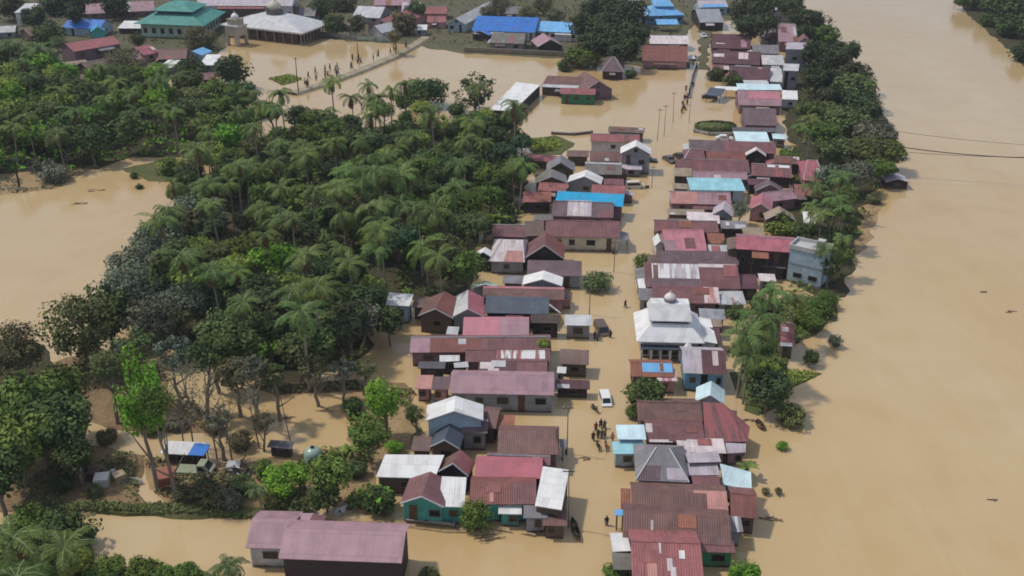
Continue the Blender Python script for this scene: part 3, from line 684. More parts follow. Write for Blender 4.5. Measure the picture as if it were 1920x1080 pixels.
patch("bank", [(1496, 60), (1560, 60), (1600, 110), (1640, 190), (1690, 270), (1670, 330), (1610, 390), (1610, 460), (1585, 540), (1560, 560), (1500, 545), (1480, 420), (1490, 300), (1470, 200)], .15, FLOOR, seed=3)
patch("bank", [(1390, 640), (1430, 590), (1470, 560), (1575, 560), (1560, 600), (1500, 640), (1470, 690), (1485, 730), (1480, 770), (1440, 780), (1405, 760), (1385, 700)], .1, GRASSG, jit=2.2, seed=4)
patch("bank", [(1770, -30), (1830, 40), (1900, 100), (1930, 135), (2100, 150), (2100, -30)], .2, FLOOR, seed=5)
patch("ground_field", [(-60, -40), (1500, -40), (1480, 30), (1335, 40), (1325, 130), (1310, 130), (1312, 30), (1240, 128), (1100, 112), (870, 100), (760, 82), (660, 78), (590, 70), (440, 62), (400, 108), (420, 190), (100, 190), (-60, 150)], .16, YARD, seed=6)
patch("mud_yard", [(30, 850), (140, 835), (255, 852), (258, 945), (180, 958), (60, 962), (-40, 960), (-60, 880)], .14, MUD, seed=7)
patch("mud_yard", [(268, 860), (400, 870), (480, 865), (560, 850), (600, 880), (560, 950), (470, 962), (330, 950), (290, 925)], .1, SILT, seed=8)
patch("grass_bank", [(90, 946), (260, 948), (420, 950), (480, 956), (590, 968), (590, 980), (470, 972), (280, 966), (100, 960)], .4, GRASSG, jit=.4, seed=9)
patch("grass_bank", [(610, 975), (760, 980), (900, 992), (900, 1000), (760, 990), (610, 983)], .14, SILT, jit=.3, seed=10)
patch("grass_bank", [(-40, 990), (110, 965), (170, 1000), (170, 1075), (300, 1062), (420, 1085), (420, 1150), (-60, 1150)], .15, GRASSG, seed=11)
patch("bank", [(60, 690), (180, 660), (300, 690), (330, 760), (400, 800), (380, 815), (250, 812), (160, 790), (60, 760)], .08, MUD, seed=12)
patch("bank", [(-60, 640), (60, 640), (130, 700), (170, 780), (130, 850), (-60, 870)], .1, FLOOR, seed=13)
patch("bank", [(470, 725), (560, 722), (660, 716), (760, 720), (780, 740), (650, 733), (520, 740)], .1, MUD, jit=.5, seed=14)
patch("bank", [(640, 740), (760, 735), (790, 810), (780, 850), (700, 880), (690, 960), (480, 955), (490, 890), (560, 850), (660, 845)], .08, SILT, seed=15)
patch("bank", [(0, 300), (120, 296), (170, 318), (110, 352), (-40, 372), (-40, 300)], .07, SILT, seed=16)
patch("bank", [(240, 318), (300, 300), (360, 310), (350, 345), (280, 340)], .07, GRASSG, seed=17)
patch("bank", [(505, 148), (540, 140), (565, 148), (530, 160)], .12, GRASSG, jit=.6, seed=18)
patch("bank", [(985, 262), (1040, 255), (1075, 268), (1050, 290), (1000, 290)], .12, GRASSG, jit=.5, seed=19)
patch("bank", [(1200, 118), (1290, 118), (1290, 128), (1215, 130)], .2, GRASSG, jit=.4, seed=20)
patch("bank", [(1420, 712), (1480, 692), (1540, 700), (1510, 715), (1470, 730), (1430, 735)], .06, GRASSG, jit=1.6, seed=21)
patch("bank", [(1590, 350), (1640, 345), (1650, 390), (1625, 450), (1560, 560), (1540, 545), (1590, 450)], .07, SILT, seed=22)
# causeway over the flooded pond: earth bank with a pale path on top
def causeway(pts, w, z, mat, name="causeway"):
    W = [P(x, y, 0) for x, y in pts]; m = MB()
    for a, b in zip(W, W[1:]):
        n = perp((b - a).normalized()); u = Vector((0, 0, z))
        L = lambda p, k, zz: p + n * k + Vector((0, 0, zz))
        m.face([L(a, -w, z), L(b, -w, z), L(b, w, z), L(a, w, z)])
        for s in (-1, 1): m.face([L(a, s * w, z), L(b, s * w, z), L(b, s * (w + 1.2), -.6), L(a, s * (w + 1.2), -.6)])
    o = m.build(name, mat, None, origin=Vector()); tag(o, None, None, None, "structure"); return o
causeway([(548, 178), (600, 162), (670, 137), (740, 108), (778, 86), (800, 72)], 1.5, .7, ground_mat("causeway_earth", (146, 134, 112), (170, 158, 138), (112, 104, 72), .4))
# masonry walls round the mosque compound and along the school's bank
def wall_run(label, pts, h, color, t=.25, cat="wall", pil=True):
    W = [P(x, y, 0) for x, y in pts]; root = root_of("boundary_wall", W, label, cat, None); m = MB(); c = MB(); q = MB()
    for a, b in zip(W, W[1:]):
        ax = (b - a).normalized(); L = (b - a).length; mid = (a + b) / 2
        m.box(mid + Vector((0, 0, h / 2 - .3)), L, t, h + .6, ax); c.box(mid + Vector((0, 0, h + .05)), L + .1, t + .12, .1, ax)
        k = max(1, int(L / 4))
        for i in range(k + 1): q.box(a.lerp(b, i / k) + Vector((0, 0, h / 2 - .28)), t + .14, t + .14, h + .8, ax)
    m.build("panel", wall_mat(color), root); c.build("coping", flat_mat("concrete", (150, 146, 140), .85), root); q.build("pier", wall_mat("concrete"), root)
wall_run("long grey concrete wall beside the white mosque's flooded yard", [(598, 68), (640, 73), (668, 76)], 1.6, "concrete")
wall_run("faded green wall at the far end of the flooded mosque pond", [(669, 77), (705, 78), (742, 80)], 1.5, "palegreen")
wall_run("low dark bank wall below the blue-roofed school", [(872, 98), (960, 102), (1080, 108)], 1.6, "tan")
wall_run("low white wall around the oval green hedge", [(1302, 248), (1330, 254), (1378, 254)], .7, "white")
wall_run("low pale concrete ledge in front of the turquoise-walled house", [(765, 981), (800, 984), (850, 990)], .5, "tan")
wall_run("weathered wall remnant standing in the flooded field near the pale-roofed hall", [(1035, 252), (1075, 254), (1110, 250)], .6, "concrete")
# ================================================================ HOUSES, right of the street, near to far
G("long rust-patched maroon house at the bottom edge with pale pink roof sheets", (1186, 1100, 1322, 1104), 1014, "dustyred", "pinkwall", sheets=[(.22, .36, .2, .62, "salmon"), (.5, .58, .35, .62, "pinkwhite"), (.68, .76, .62, .8, "white"), (.4, .43, .72, .95, "pinkwhite")], rust=.5)
S("small white flat porch roof on the street side of the bottom maroon houses", (1149, 1034, 1183, 1033), 999, "white", "greywall", kind="porch", cat="porch", rust=0)
S("dark grey weathered lean-to below the small white porch roof", (1150, 1068, 1196, 1068), 1037, "olive", "darkwall", rust=.2)
G("broad dark maroon roof house with a striped grey panel on its river side", (1167, 1010, 1372, 1024), 963, "brownmaroon", "mauvewall", sheets=[(.26, .285, .3, .7, "pinkwhite")], rust=.15)
S("reddish maroon lean-to at the river end of the broad dark maroon house", (1308, 1035, 1379, 1037), 1003, "maroon", "greenwall")
S("whitish striped metal panel roof above the river bank", (1331, 996, 1394, 998), 967, "greywhite", "greywall", stripes="grey")
G("long three-toned roof house with a salmon pink middle section", (1184, 955, 1366, 962), 917, "brownmaroon", "pinkwall", sheets=[(0, .66, 0, .16, "pinkwhite"), (.655, 1.0, .0, .97, "salmon", .05)], rust=.15)
S("orange rusty lean-to at the street end of the three-toned roof", (1164, 954, 1183, 955), 916, "rust", "woodwall", rust=.7)
G("dark red roof house between the salmon roof and the river", (1370, 968, 1421, 972), 925, "redbrown", "woodwall", win=1)
S("bright light-blue awning by the street under the rusty lean-to", (1153, 967, 1183, 967), 955, "ltblue", kind="awning", cat="awning", rust=0, opened=True)
Q("large pale bluish-white metal roof at the river's edge, tilted to the water", [(1357, 908, 2.2), (1410, 922, 2.2), (1408, 885, 3.3), (1350, 869, 3.6)], "palecyan", "greywall", rust=.05)
S("maroon lean-to roof next to the pale bluish-white river roof", (1299, 908, 1351, 909), 892, "maroon", "darkwall")
S("lavender-grey tin roof between the dark slate hip roof and the pale bluish roof", (1272, 891, 1350, 891), 868, "lav", "mauvewall")
S("upper lavender tin roof sheet below the maroon fan-shaped roof", (1290, 868, 1352, 866), 848, "lav", "mauvewall", ze=2.9)
G("dark slate hip-roofed house with white ridge flashing and arched veranda", (1192, 900, 1292, 904), 840, "grey", "cream", ze=2.6, hip=(.4, .35), pitch=28, win=4, sheets=[(.02, .45, .02, .45, "purple"), (.6, .98, .05, .4, "lav")])
S("pale cyan upper roof of the shop front beside the street", (1158, 824, 1212, 824), 796, "palecyan", "palebluewall", ze=3.0, rust=0, kind="shop", cat="shop")
S("bright cyan lower awning roof of the shop front beside the street", (1150, 851, 1212, 851), 828, "cyan", "palebluewall", kind="shop", cat="shop", rust=0)
G("maroon house roof with white valley flashing behind the cyan shop roofs", (1212, 828, 1322, 830), 794, "maroon", "mauvewall", rust=.2, sheets=[(.05, .45, -.02, .12, "pinkwhite"), (.0, .12, .5, .98, "pinkwhite")])
S("pinkish-white patchwork roof under the fan-shaped maroon roof", (1272, 849, 1362, 850), 822, "pinkwhite", "mauvewall", rust=.1)
Q("fan-shaped maroon roof sloping to the river with pale ribs", [(1322, 828, 2.4), (1402, 828, 2.2), (1406, 800, 2.4), (1356, 756, 4.2), (1318, 754, 4.4)], "maroon", "mauvewall", kind="house", rust=.25, stripes="dustyred")
Q("lavender boarded room under the fan-shaped roof, facing the river", [(1362, 850, 1.9), (1398, 848, 1.9), (1399, 832, 2.3), (1360, 830, 2.3)], "lav", "mauvewall", rust=.1)
G("brown-maroon house roof behind the round dark street tree", (1196, 789, 1318, 791), 753, "brownmaroon", "tan", rust=.15)
V("small pale cyan gable-roofed house in front of the blue-walled house", (1303, 753), (1358, 759), (1331, 741), (1332, 714), "palecyan", "whitewall", ze=2.8, rust=0, roof2="palecyan", win=0)
G("sky-blue walled two-tone house with lavender and dark red roof", (1281, 699, 1363, 702), 656, "lav", "bluewall", ze=3.0, sheets=[(.45, 1.0, .0, 1.0, "dkmaroon")], win=3)
S("pink striped shop roof left of the sky-blue walled house", (1233, 714, 1271, 714), 691, "pink", "pinkwall", stripes="pinkwhite", kind="shop", cat="shop")
G("rusty brown roof shed with a bright blue tarpaulin by the mosque", (1183, 706, 1264, 707), 678, "rust", "woodwall", sheets=[(.28, .98, .3, .99, "ltblue", 0)], rust=.5)
S("small grey-blue roofs between the mosque and the riverside palms", (1312, 598, 1361, 600), 579, "greywall", "greywall")
S("narrow brown-roofed shed beside the mosque's river side", (1331, 640, 1352, 641), 614, "dkmaroon", "darkwall")
S("tan roofed shed directly behind the narrow brown shed by the mosque", (1332, 612, 1354, 613), 598, "tan", "darkwall")
G("small red-roofed riverside shed with white trim among the palms", (1464, 646, 1491, 648), 606, "dustyred", "woodwall", sheets=[(-.05, .8, -.05, .1, "white", 0), (.1, .6, .6, .8, "pinkwhite")], win=1)
G("maroon roof house just above the mosque dome with ragged orange patches", (1224, 567, 1343, 570), 537, "maroon", "mauvewall", sheets=[(.82, 1.06, .03, .97, "salmon", .6, "pinkwhite")])
S("grey-brown front shed at the street end of the maroon roof above the mosque", (1197, 562, 1224, 563), 540, "grey", "greywall")
S("pale grey-white curved tin roof near the palms behind the mosque", (1346, 571, 1400, 571), 546, "greywhite", "greywall", rust=.1)
G("wide maroon roof house with a corrugated white striped half", (1210, 538, 1389, 542), 495, "maroon", "whitewall", sheets=[(.08, .58, .38, .98, "lav", .1, "white"), (.58, .98, .86, 1.0, "pinkwhite", 0), (.04, .58, .0, .36, "purple", .1)])
S("small white shop front at the street end of the striped roof", (1199, 546, 1212, 546), 522, "white", "whitewall", kind="shop", cat="shop", rust=0)
S("dark maroon shed roof behind the palms beside the tall white building", (1389, 541, 1424, 542), 514, "dkmaroon", "darkwall")
S("white broken tin roof beside the palm crowns by the tall white building", (1424, 527, 1456, 528), 513, "pinkwhite", "greywall", rust=.1)
G("thin grey-maroon roof house behind the striped roof", (1237, 494, 1386, 496), 471, "purple", "mauvewall", win=4)
G("faded pink roof house with dark weather patches", (1247, 470, 1326, 470), 431, "pink", "pinkwall", sheets=[(.0, .3, .0, .5, "mauve"), (.5, .75, .1, .6, "maroon")], rust=.2)
V("small white gabled shop front beside the faded pink roof", (1228, 462), (1248, 462), (1238, 452), (1240, 437), "white", "whitewall", ze=2.4, rust=0, win=0, kind="shop")
S("rust-orange roof between the faded pink roof and a shrub", (1328, 456, 1361, 457), 437, "rust", "woodwall", rust=.5)
G("large two-storey house with bright pink-red roof and dark unpainted wall", (1380, 466, 1494, 474), 445, "red", "darkwall", ze=5.0, pitch=16, win=5, rust=.1)
G("brown-maroon street house behind the faded pink roof", (1228, 434, 1348, 436), 413, "maroon", "mauvewall")
S("rounded white tarp roof beside the dark gable peak", (1288, 416, 1350, 419), 398, "pinkwhite", "greywall", rust=0)
V("steep white gabled roof in the tight cluster below the light-cyan roof", (1334, 403), (1374, 407), (1352, 392), (1356, 377), "lav", "greywall", roof2="pinkwhite", rust=.1)
S("grey-tan street shed above the rounded white tarp roof", (1252, 402, 1322, 404), 392, "tan", "woodwall")
G("purple-pink roof house just below the light-cyan roof", (1257, 381, 1372, 384), 359, "mauve", "mauvewall", sheets=[(.02, .45, .0, .98, "salmon", .2)])
G("light-cyan barrel roof house, its long roof the palest blue in the row", (1294, 356, 1399, 358), 334, "cyan", "palebluewall", ze=2.9, hip=(.06, .06), rust=0, pitch=18)
V("crimson hip-gabled roof house near the riverside trees", (1404, 393), (1447, 397), (1424, 382), (1418, 361), "red", "pinkwall", roof2="pink", ze=2.4)
V("grey-maroon gabled roof next to the light-cyan roof", (1416, 358), (1470, 360), (1442, 345), (1444, 336), "purple", "mauvewall")
G("mauve roof house sloping down to the riverside trees", (1440, 379, 1496, 372), 358, "mauve", "mauvewall")
V("pale tan gabled roof half hidden by the green shrub", (1435, 412), (1492, 414), (1462, 398), (1468, 386), "tan", "woodwall")
S("white wall-roofed shed among the riverside trees", (1508, 418, 1545, 420), 397, "white", "whitewall", rust=0)
G("broad maroon house roof directly behind the light-cyan roof", (1300, 335, 1403, 337), 322, "mauve", "mauvewall", win=4)
G("big brown-maroon roof forming the front of the upper street cluster", (1298, 322, 1406, 325), 299, "maroon", "darkwall")
G("maroon roof house with white edge scraps extending to the riverside", (1409, 329, 1485, 333), 308, "maroon", "darkwall", sheets=[(.4, .95, .75, .98, "white", 0)])
G("small maroon street-front roof below the rounded maroon roof", (1270, 318, 1302, 318), 299, "maroon", "woodwall", win=1)
S("tan porch roof with pink edge jutting into the street", (1264, 330, 1299, 331), 315, "tan", "darkwall", kind="porch", cat="porch")
G("rounded maroon street-front roof at the top of the cluster", (1283, 298, 1324, 299), 279, "maroon", "woodwall", hip=(.3, .1), win=1)
G("dark red-brown back roof beside the small white gable", (1326, 302, 1400, 303), 284, "redbrown", "woodwall")
V("small white gable roof standing up among maroon roofs", (1398, 292), (1437, 294), (1418, 281), (1422, 275), "pinkwhite", "darkwall", rust=0)
G("long grey-maroon roof house below the two pale cyan sheets", (1292, 282, 1456, 288), 264, "maroon", "mauvewall", sheets=[(0, .4, 0, 1, "purple")])
S("larger pale cyan sheet roof between maroon roofs near the oval hedge", (1380, 265, 1444, 266), 247, "palecyan", "greywall", rust=0)
S("smaller pale cyan sheet roof next to the palms by the oval hedge", (1449, 260, 1475, 261), 251, "palecyan", "greywall", rust=0)
G("red gabled house with cream end wall amid the riverside trees", (1506, 338, 1548, 340), 300, "red", "pinkwall", hip=(.3, .3), win=2, sheets=[(.7, 1.05, .3, .6, "cream", 0)])
G("grey-maroon house roof just above the oval hedge", (1395, 234, 1458, 236), 203, "purple", "mauvewall")
G("pink-maroon roof house with white block at its river end", (1385, 197, 1466, 199), 170, "mauve", "mauvewall", sheets=[(.25, 1, .45, 1, "pink", .1)])
Q("small white flat-roofed block at the end of the pink-maroon roof", [(1466, 186, 2.6), (1496, 187, 2.6), (1495, 170, 2.7), (1467, 169, 2.7)], "white", "whitewall", rust=0)
S("pale cyan strip roof behind the pink-maroon roof", (1384, 168, 1467, 169), 157, "palecyan", "greywall", rust=0)
S("light grey strip roof behind the pale cyan strip", (1396, 157, 1442, 157), 150, "greywhite", "greywall", rust=0)
G("dark maroon long roof in front of the grey tower blocks", (1366, 147, 1443, 151), 125, "dkmaroon", "darkwall", sheets=[(.7, .8, .85, 1, "salmon")])
S("grey flat annexe between the dark maroon roof and the grey block", (1444, 153, 1468, 154), 128, "greywhite", "greywall", rust=0)
Q("lower light-grey flat-roofed block, three storeys by the riverside trees", [(1468, 132, 5.5), (1497, 133, 5.5), (1499, 120, 5.6), (1470, 119, 5.6)], "greywhite", "greywall", kind="block", cat="building", rust=0, win=2)
Q("taller blue-grey flat-roofed block beside the riverside trees", [(1473, 92, 6.8), (1514, 93, 6.8), (1516, 80, 6.9), (1475, 79, 6.9)], "lav", "greywall", kind="block", cat="building", rust=0, win=2)
G("cream-edged flat grey roof next to the blue-grey block", (1429, 121, 1471, 122), 103, "greywhite", "greywall", rust=.1)
G("dark maroon street house with scattered pale roof patches", (1334, 118, 1425, 122), 96, "dkmaroon", "darkwall", sheets=[(.03, .25, .5, .75, "pinkwhite"), (.55, .75, .4, .9, "salmon", .3, "pinkwhite")])
G("darkest maroon roof further along the street below the grey house", (1335, 90, 1408, 92), 64, "dkmaroon", "darkwall", sheets=[(.1, .35, .3, .36, "pinkwhite"), (.75, .9, .1, .6, "mauve")])
G("mauve house with white-trimmed roof under the dark trees", (1460, 78, 1496, 79), 44, "mauve", "mauvewall", ze=3.4)
V("small red gable on top of the blue-grey block's rear", (1496, 80), (1519, 81), (1508, 70), (1508, 62), "redbrown", "pinkwall", ze=5.8, win=0)
G("square blue-grey house at the head of the street", (1312, 42, 1358, 42), 17, "greywall", "darkwall", ze=3.0, pitch=14, rust=0)
G("pale blue and white roof at the very top of the street", (1312, 14, 1366, 13), 0, "lav", "palebluewall", ze=3, rust=0, sheets=[(.1, .9, 0, .4, "ltblue", 0)])
V("white zigzag-gabled house under the dark trees by the river", (1446, 27), (1484, 29), (1466, 20), (1462, 8), "palecyan", "greywall", rust=0)
G("grey-brown house between dark trees near the top of the street", (1425, 70, 1458, 71), 55, "grey", "greywall")
S("dark flat roof strip behind the larger pale cyan sheet", (1374, 246, 1456, 248), 239, "dkgrey", "darkwall")
G("brown-maroon roof between the red riverside gable and the maroon cluster", (1452, 306, 1500, 308), 292, "brownmaroon", "darkwall")
S("tan plank roof at the street end of the light-cyan barrel roof", (1262, 354, 1293, 355), 344, "tan", "darkwall")
S("dark annexe roof at the river end of the light-cyan barrel roof", (1403, 346, 1446, 347), 335, "dkmaroon", "darkwall")
S("small brown roof beside the mauve roof at the riverside trees", (1480, 374, 1514, 374), 361, "brown", "darkwall")
G("brown street-front roof with worn edge near the grey-tan shed", (1252, 423, 1292, 424), 409, "brownmaroon", "woodwall", win=1)
S("grey tin roof between the steep white gable and the brown-maroon street house", (1352, 428, 1402, 430), 414, "grey", "darkwall")
S("tan tin roof beside the round green tree near the two-storey house", (1394, 441, 1434, 442), 426, "tan", "woodwall")
G("grey-brown roof beside the mauve white-trimmed house", (1412, 100, 1462, 101), 84, "grey", "darkwall")
S("low maroon shed roof under the dark maroon street house", (1336, 130, 1368, 131), 121, "maroon", "darkwall")
S("rusty tin roof on the river side of the pink-red two-storey house", (1428, 500, 1474, 504), 486, "purple", "darkwall")
S("pale grey tin roof squeezed behind the thin grey-maroon roof", (1330, 474, 1384, 475), 459, "greywhite", "darkwall", rust=.3)
S("brown tin roof at the street end of the thin grey-maroon roof", (1214, 492, 1236, 493), 478, "brown", "darkwall")
G("maroon roof in front of the red riverside gable", (1490, 366, 1532, 368), 346, "dustyred", "darkwall", win=1)
# ---- left of the street, near to far
G("large mauve roof house alone in the foreground with dark boarded wall", (522, 1047, 753, 1056), 994, "mauve", "darkwall", ze=4.2, rust=.02, sheets=[], win=0, cap=0)
G("lower mauve wing with white wall and one window, left of the foreground house", (460, 1027, 545, 1029), 973, "mauve", "whitewall", ze=2.8, rust=.02, win=2, cap=0)
V("small mauve gable behind the foreground mauve house", (548, 988), (598, 994), (566, 988), (578, 962), "mauve", "mauvewall", roof2="maroon", ze=3.4, rust=.02, win=0)  # darker maroon second slope paints the shaded side of one mauve roof
V("turquoise-walled house with brown-maroon gable and pale roof bars", (750, 944), (832, 951), (792, 931), (806, 884), "maroon", "turqwall", ze=2.8, rust=.35, win=2)
S("white corrugated roof with rust-streaked foot beside the turquoise gable", (822, 950, 870, 951), 894, "white", "turqwall", ze=2.6, pitch=14, rust=.2)
G("rust-streaked red roof house behind the bush with turquoise wall", (880, 945, 1006, 946), 903, "redbrown", "turqwall", ze=2.6, rust=.6, win=3, sheets=[(.3, .36, .1, .8, "salmon"), (.62, 1.0, .0, .95, "maroon", .2)])
S("white awning fascia along the turquoise wall", (934, 963, 978, 964), 947, "white", "turqwall", ze=2.0, kind="awning", cat="awning", rust=0)
S("small blue-grey lean-to roof by the street corner", (981, 971, 1027, 972), 940, "grey", "greywall", ze=2.2)
S("brown lean-to roof beneath the large white slab roof at the street corner", (1017, 985, 1063, 986), 951, "brownmaroon", "woodwall", ze=2.0)
Q("large clean white slab roof at the street corner, lengthwise to the street", [(1003, 948, 3.4), (1053, 956, 3.4), (1067, 881, 3.6), (1018, 874, 3.6)], "white", "woodwall", kind="house", cat="house", rust=0)
G("bright pink-red roof house behind the rust-streaked red roof", (890, 895, 1017, 898), 864, "red", "darkwall", ze=2.8, rust=.02, cap=0)
V("brown and red gabled house squeezed between the white parallelogram roof and the pink-red roof", (822, 884), (878, 893), (846, 869), (860, 843), "brownmaroon", "darkwall", roof2="dustyred", ze=2.6, win=0)
Q("broad white parallelogram roof near the leafy shrubs", [(705, 894, 2.4), (815, 897, 2.4), (833, 853, 3.6), (722, 852, 3.6)], "white", "woodwall", kind="house", cat="house", rust=.02)
G("low dark maroon roof in front of the big brown-maroon roof", (912, 870, 1032, 873), 853, "maroon", "darkwall")
G("big plain brown-maroon roof facing the street people", (932, 850, 1048, 853), 807, "brownmaroon", "mauvewall", ze=2.7, hip=(0, .06), rust=.05, cap=0)
S("tiny grey annexe at the street side of the big brown-maroon roof", (1049, 838, 1063, 838), 823, "grey", "greywall")
V("slate-grey gabled house in front of the white hip-like roof", (806, 838), (862, 842), (832, 825), (842, 790), "slate", "woodwall", ze=2.5, rust=.1, win=1)
G("grey-purple house with one square window and pale grey wall", (864, 812, 914, 813), 788, "purple", "greywall", ze=2.7, win=1, rust=.1)
S("brown lean-to left of the slate-grey gable", (770, 845, 806, 846), 818, "brown", "woodwall")
V("tall white gabled roof house with blue-grey front wall", (798, 789), (906, 788), (848, 771), (860, 742), "white", "palebluewall", ze=4.2, rust=0, win=2)
G("small brown roof right of the tall white gable", (898, 801, 930, 804), 769, "brownmaroon", "woodwall", win=1)
S("rusty red box shed in the water behind the big brown-maroon roof", (932, 804, 964, 805), 778, "rust", "woodwall")
G("very long pale pink roof house with a cluttered veranda", (842, 737, 1039, 741), 701, "mauve", "greywall", ze=2.9, rust=.02, cap=0, win=6, sheets=[(0, 1, 0, .55, "pink", .05)] if False else [])
S("short salmon roof at the left end of the very long pink roof", (778, 728, 808, 729), 703, "salmon", "pinkwall", rust=.1)
S("grey and red patched roof between the salmon roof and the long pink roof", (809, 730, 841, 731), 706, "purple", "pinkwall", rust=.3)
G("dark maroon twin-panel roof behind the very long pink roof", (896, 701, 1026, 703), 675, "maroon", "mauvewall", sheets=[(.0, .55, .02, .98, "dkmaroon", .1)])
G("maroon roof with a row of white vertical patches beside the street palm", (872, 678, 1032, 678), 655, "maroon", "mauvewall", sheets=[(.36, .94, .02, .96, "dustyred", .1, "white")])
S("ragged white tin sheet roof, upper of two, left of the white-patched roof", (824, 678, 862, 677), 666, "white", "darkwall", rust=.1)
S("ragged white tin sheet roof, lower of two, left of the white-patched roof", (852, 690, 879, 688), 679, "greywhite", "darkwall", rust=.1)
S("dark sooty shed with black wall below the ragged sheets", (783, 690, 834, 691), 678, "dkgrey", "darkwall", rust=.1)
G("long brown-maroon roof with pink left end stretching to the yellow palm", (768, 661, 1034, 659), 631, "maroon", "mauvewall", sheets=[(0, .14, .0, .98, "mauve", 0), (.14, .5, 0, .98, "redbrown", .1)], win=4)
G("rose-pink roof house with one faded grey corner", (867, 631, 992, 632), 597, "pink", "darkwall", ze=2.6, rust=.0, cap=0, sheets=[(.55, 1.0, 0, 1, "mauve", 0)])
S("brown open-sided shed beside the rose-pink roof", (994, 605, 1050, 606), 590, "darkbrown", "darkwall", ze=2.6)
G("dark slate-blue roof house with a white bargeboard", (909, 586, 1029, 589), 558, "slate", "darkwall", ze=2.7, rust=.0, cap=0, win=4)
V("half white, half rose-red gabled house left of the slate-blue roof", (847, 595), (908, 594), (880, 579), (876, 543), "greywhite", "greywall", roof2="red", ze=2.9, rust=.1, win=0)
V("brown plank-walled gabled house with one small window", (784, 592), (850, 597), (815, 579), (822, 546), "brownmaroon", "woodwall", roof2="redbrown", ze=2.9, win=1, rust=.2)
S("brown lean-to left of the plank-walled gabled house", (772, 576, 800, 577), 556, "brown", "woodwall")
S("white flat shed by the dark grove's edge with blue-grey wall", (722, 572, 768, 574), 550, "white", "palebluewall", ze=3.2, rust=0)
S("small pale-grey shed behind the salmon house at the grove's edge", (836, 627, 858, 628), 612, "greywhite", "greywall", rust=0)
G("long brown roof with pink ridge edge above the slate-blue roof", (904, 559, 1058, 562), 538, "brownmaroon", "pinkwall", sheets=[(0, 1, .85, 1.0, "pink", 0)])
V("pale mint-green gabled roof at the grove's edge", (885, 541), (934, 541), (909, 533), (912, 526), "palegreen", "greywall", rust=0, win=0)
V("white gabled roof house next to the bush in the water", (979, 534), (1054, 537), (1018, 524), (1024, 507), "white", "greywall", rust=.02, ze=2.5)
S("grey-brown roof attached to the left of the white gable by the water bush", (942, 531, 981, 532), 517, "grey", "woodwall")
G("purple-maroon roof house in front of the dark red gable", (988, 516, 1091, 518), 489, "purple", "greywall", rust=.05)
V("dark red gabled house with shadowed open front painted as dark wall", (984, 484), (1058, 486), (1018, 460), (1027, 434), "maroon", "darkwall", roof2="redbrown", ze=2.6, win=1)  # dark wall colour stands in for shade inside the open front
G("pale pink hipped roof house with peach stains", (917, 490, 984, 492), 449, "pinkwhite", "greywall", hip=(.3, .1), rust=.3, sheets=[(.4, .95, .0, .5, "salmon")])
V("small white gabled roof at the water's edge by the grove", (888, 482), (924, 484), (906, 473), (912, 463), "white", "darkwall", rust=0, win=0)
G("very long maroon street house with cream front wall and window", (1022, 443, 1163, 446), 414, "maroon", "cream", ze=2.9, rust=.08, win=4)
S("brown patched middle roof with pale ridge, joining two maroon roofs", (984, 442, 1021, 442), 414, "brown", "mauvewall", ze=3.0)
G("maroon roof wing at the grove end of the very long street house", (921, 443, 986, 445), 421, "maroon", "mauvewall", rust=.08)
G("grey-maroon roof house with a big white sheet below the turquoise tarps", (1034, 405, 1150, 409), 378, "purple", "mauvewall", sheets=[(.25, .64, .05, 1.05, "pinkwhite", .05, "lav"), (.8, 1, .0, .5, "maroon", .2)])
S("bright turquoise tarpaulin roof, the only turquoise one on the street", (1040, 381, 1168, 388), 361, "turq", "mauvewall", ze=3.0, rust=0)
G("plain dark red roof left of the turquoise tarpaulin", (981, 379, 1034, 379), 359, "dustyred", "darkwall", rust=.1)
G("low red-grey roof behind the turquoise tarpaulin", (1108, 362, 1172, 365), 347, "dustyred", "mauvewall")
V("white gabled roof house behind the turquoise tarpaulin", (1063, 342), (1127, 346), (1092, 331), (1098, 318), "white", "greywall", rust=0, win=1)
V("weathered grey gabled roof left of the white gable behind the turquoise tarpaulin", (1004, 343), (1064, 343), (1040, 331), (1044, 316), "olive", "woodwall", roof2="grey", rust=.2, win=0)
G("low red roof scrap below the weathered grey gable", (1008, 357, 1062, 360), 343, "dustyred", "darkwall")
V("brown-grey gabled house with pale bargeboards near the street bend", (1024, 320), (1078, 321), (1050, 304), (1060, 290), "grey", "woodwall", rust=.2)
G("olive-grey flat-looking house beside the street bend", (1096, 326, 1166, 328), 304, "olive", "woodwall", ze=3, sheets=[(0, .98, .85, 1.0, "greywhite", 0)])
V("tall white gabled two-storey house at the street bend", (1163, 288), (1221, 290), (1193, 274), (1198, 262), "white", "greywall", ze=4.6, rust=0, win=2)
S("white balcony awning below the tall white gabled house", (1166, 317, 1204, 318), 309, "lav", "greywall", ze=1.8, kind="awning", cat="awning", rust=0)
G("brown-maroon roof between the white-walled house and the olive-grey house", (1106, 302, 1165, 303), 283, "brownmaroon", "mauvewall")
S("low reddish roofs beside the bright grass by the grove", (980, 300, 1040, 304), 290, "dustyred", "woodwall", ze=1.8)
G("maroon roof house with long white front wall at the end of the row", (1107, 265, 1200, 267), 251, "dustyred", "whitewall", ze=3.0, win=2)
G("brown roof farthest back in the row by the flooded field", (1140, 247, 1208, 250), 238, "brown", "woodwall")
S("small white pavilion roof standing in the water by the street", (1059, 610, 1110, 611), 590, "greywhite", "greywall", ze=2.4, rust=0)
S("grey-brown boarded kiosk in the water beside the street", (1049, 682, 1104, 684), 655, "brown", "woodwall", ze=2.2, rust=.1)
S("dark maroon carport roof by the street with a white boat", (1041, 728, 1106, 730), 712, "dkmaroon", "darkwall", ze=1.6, rust=.1)
S("small white square roof behind the dark carport", (1044, 699, 1061, 700), 688, "white", "greywall", ze=2.0, rust=0)
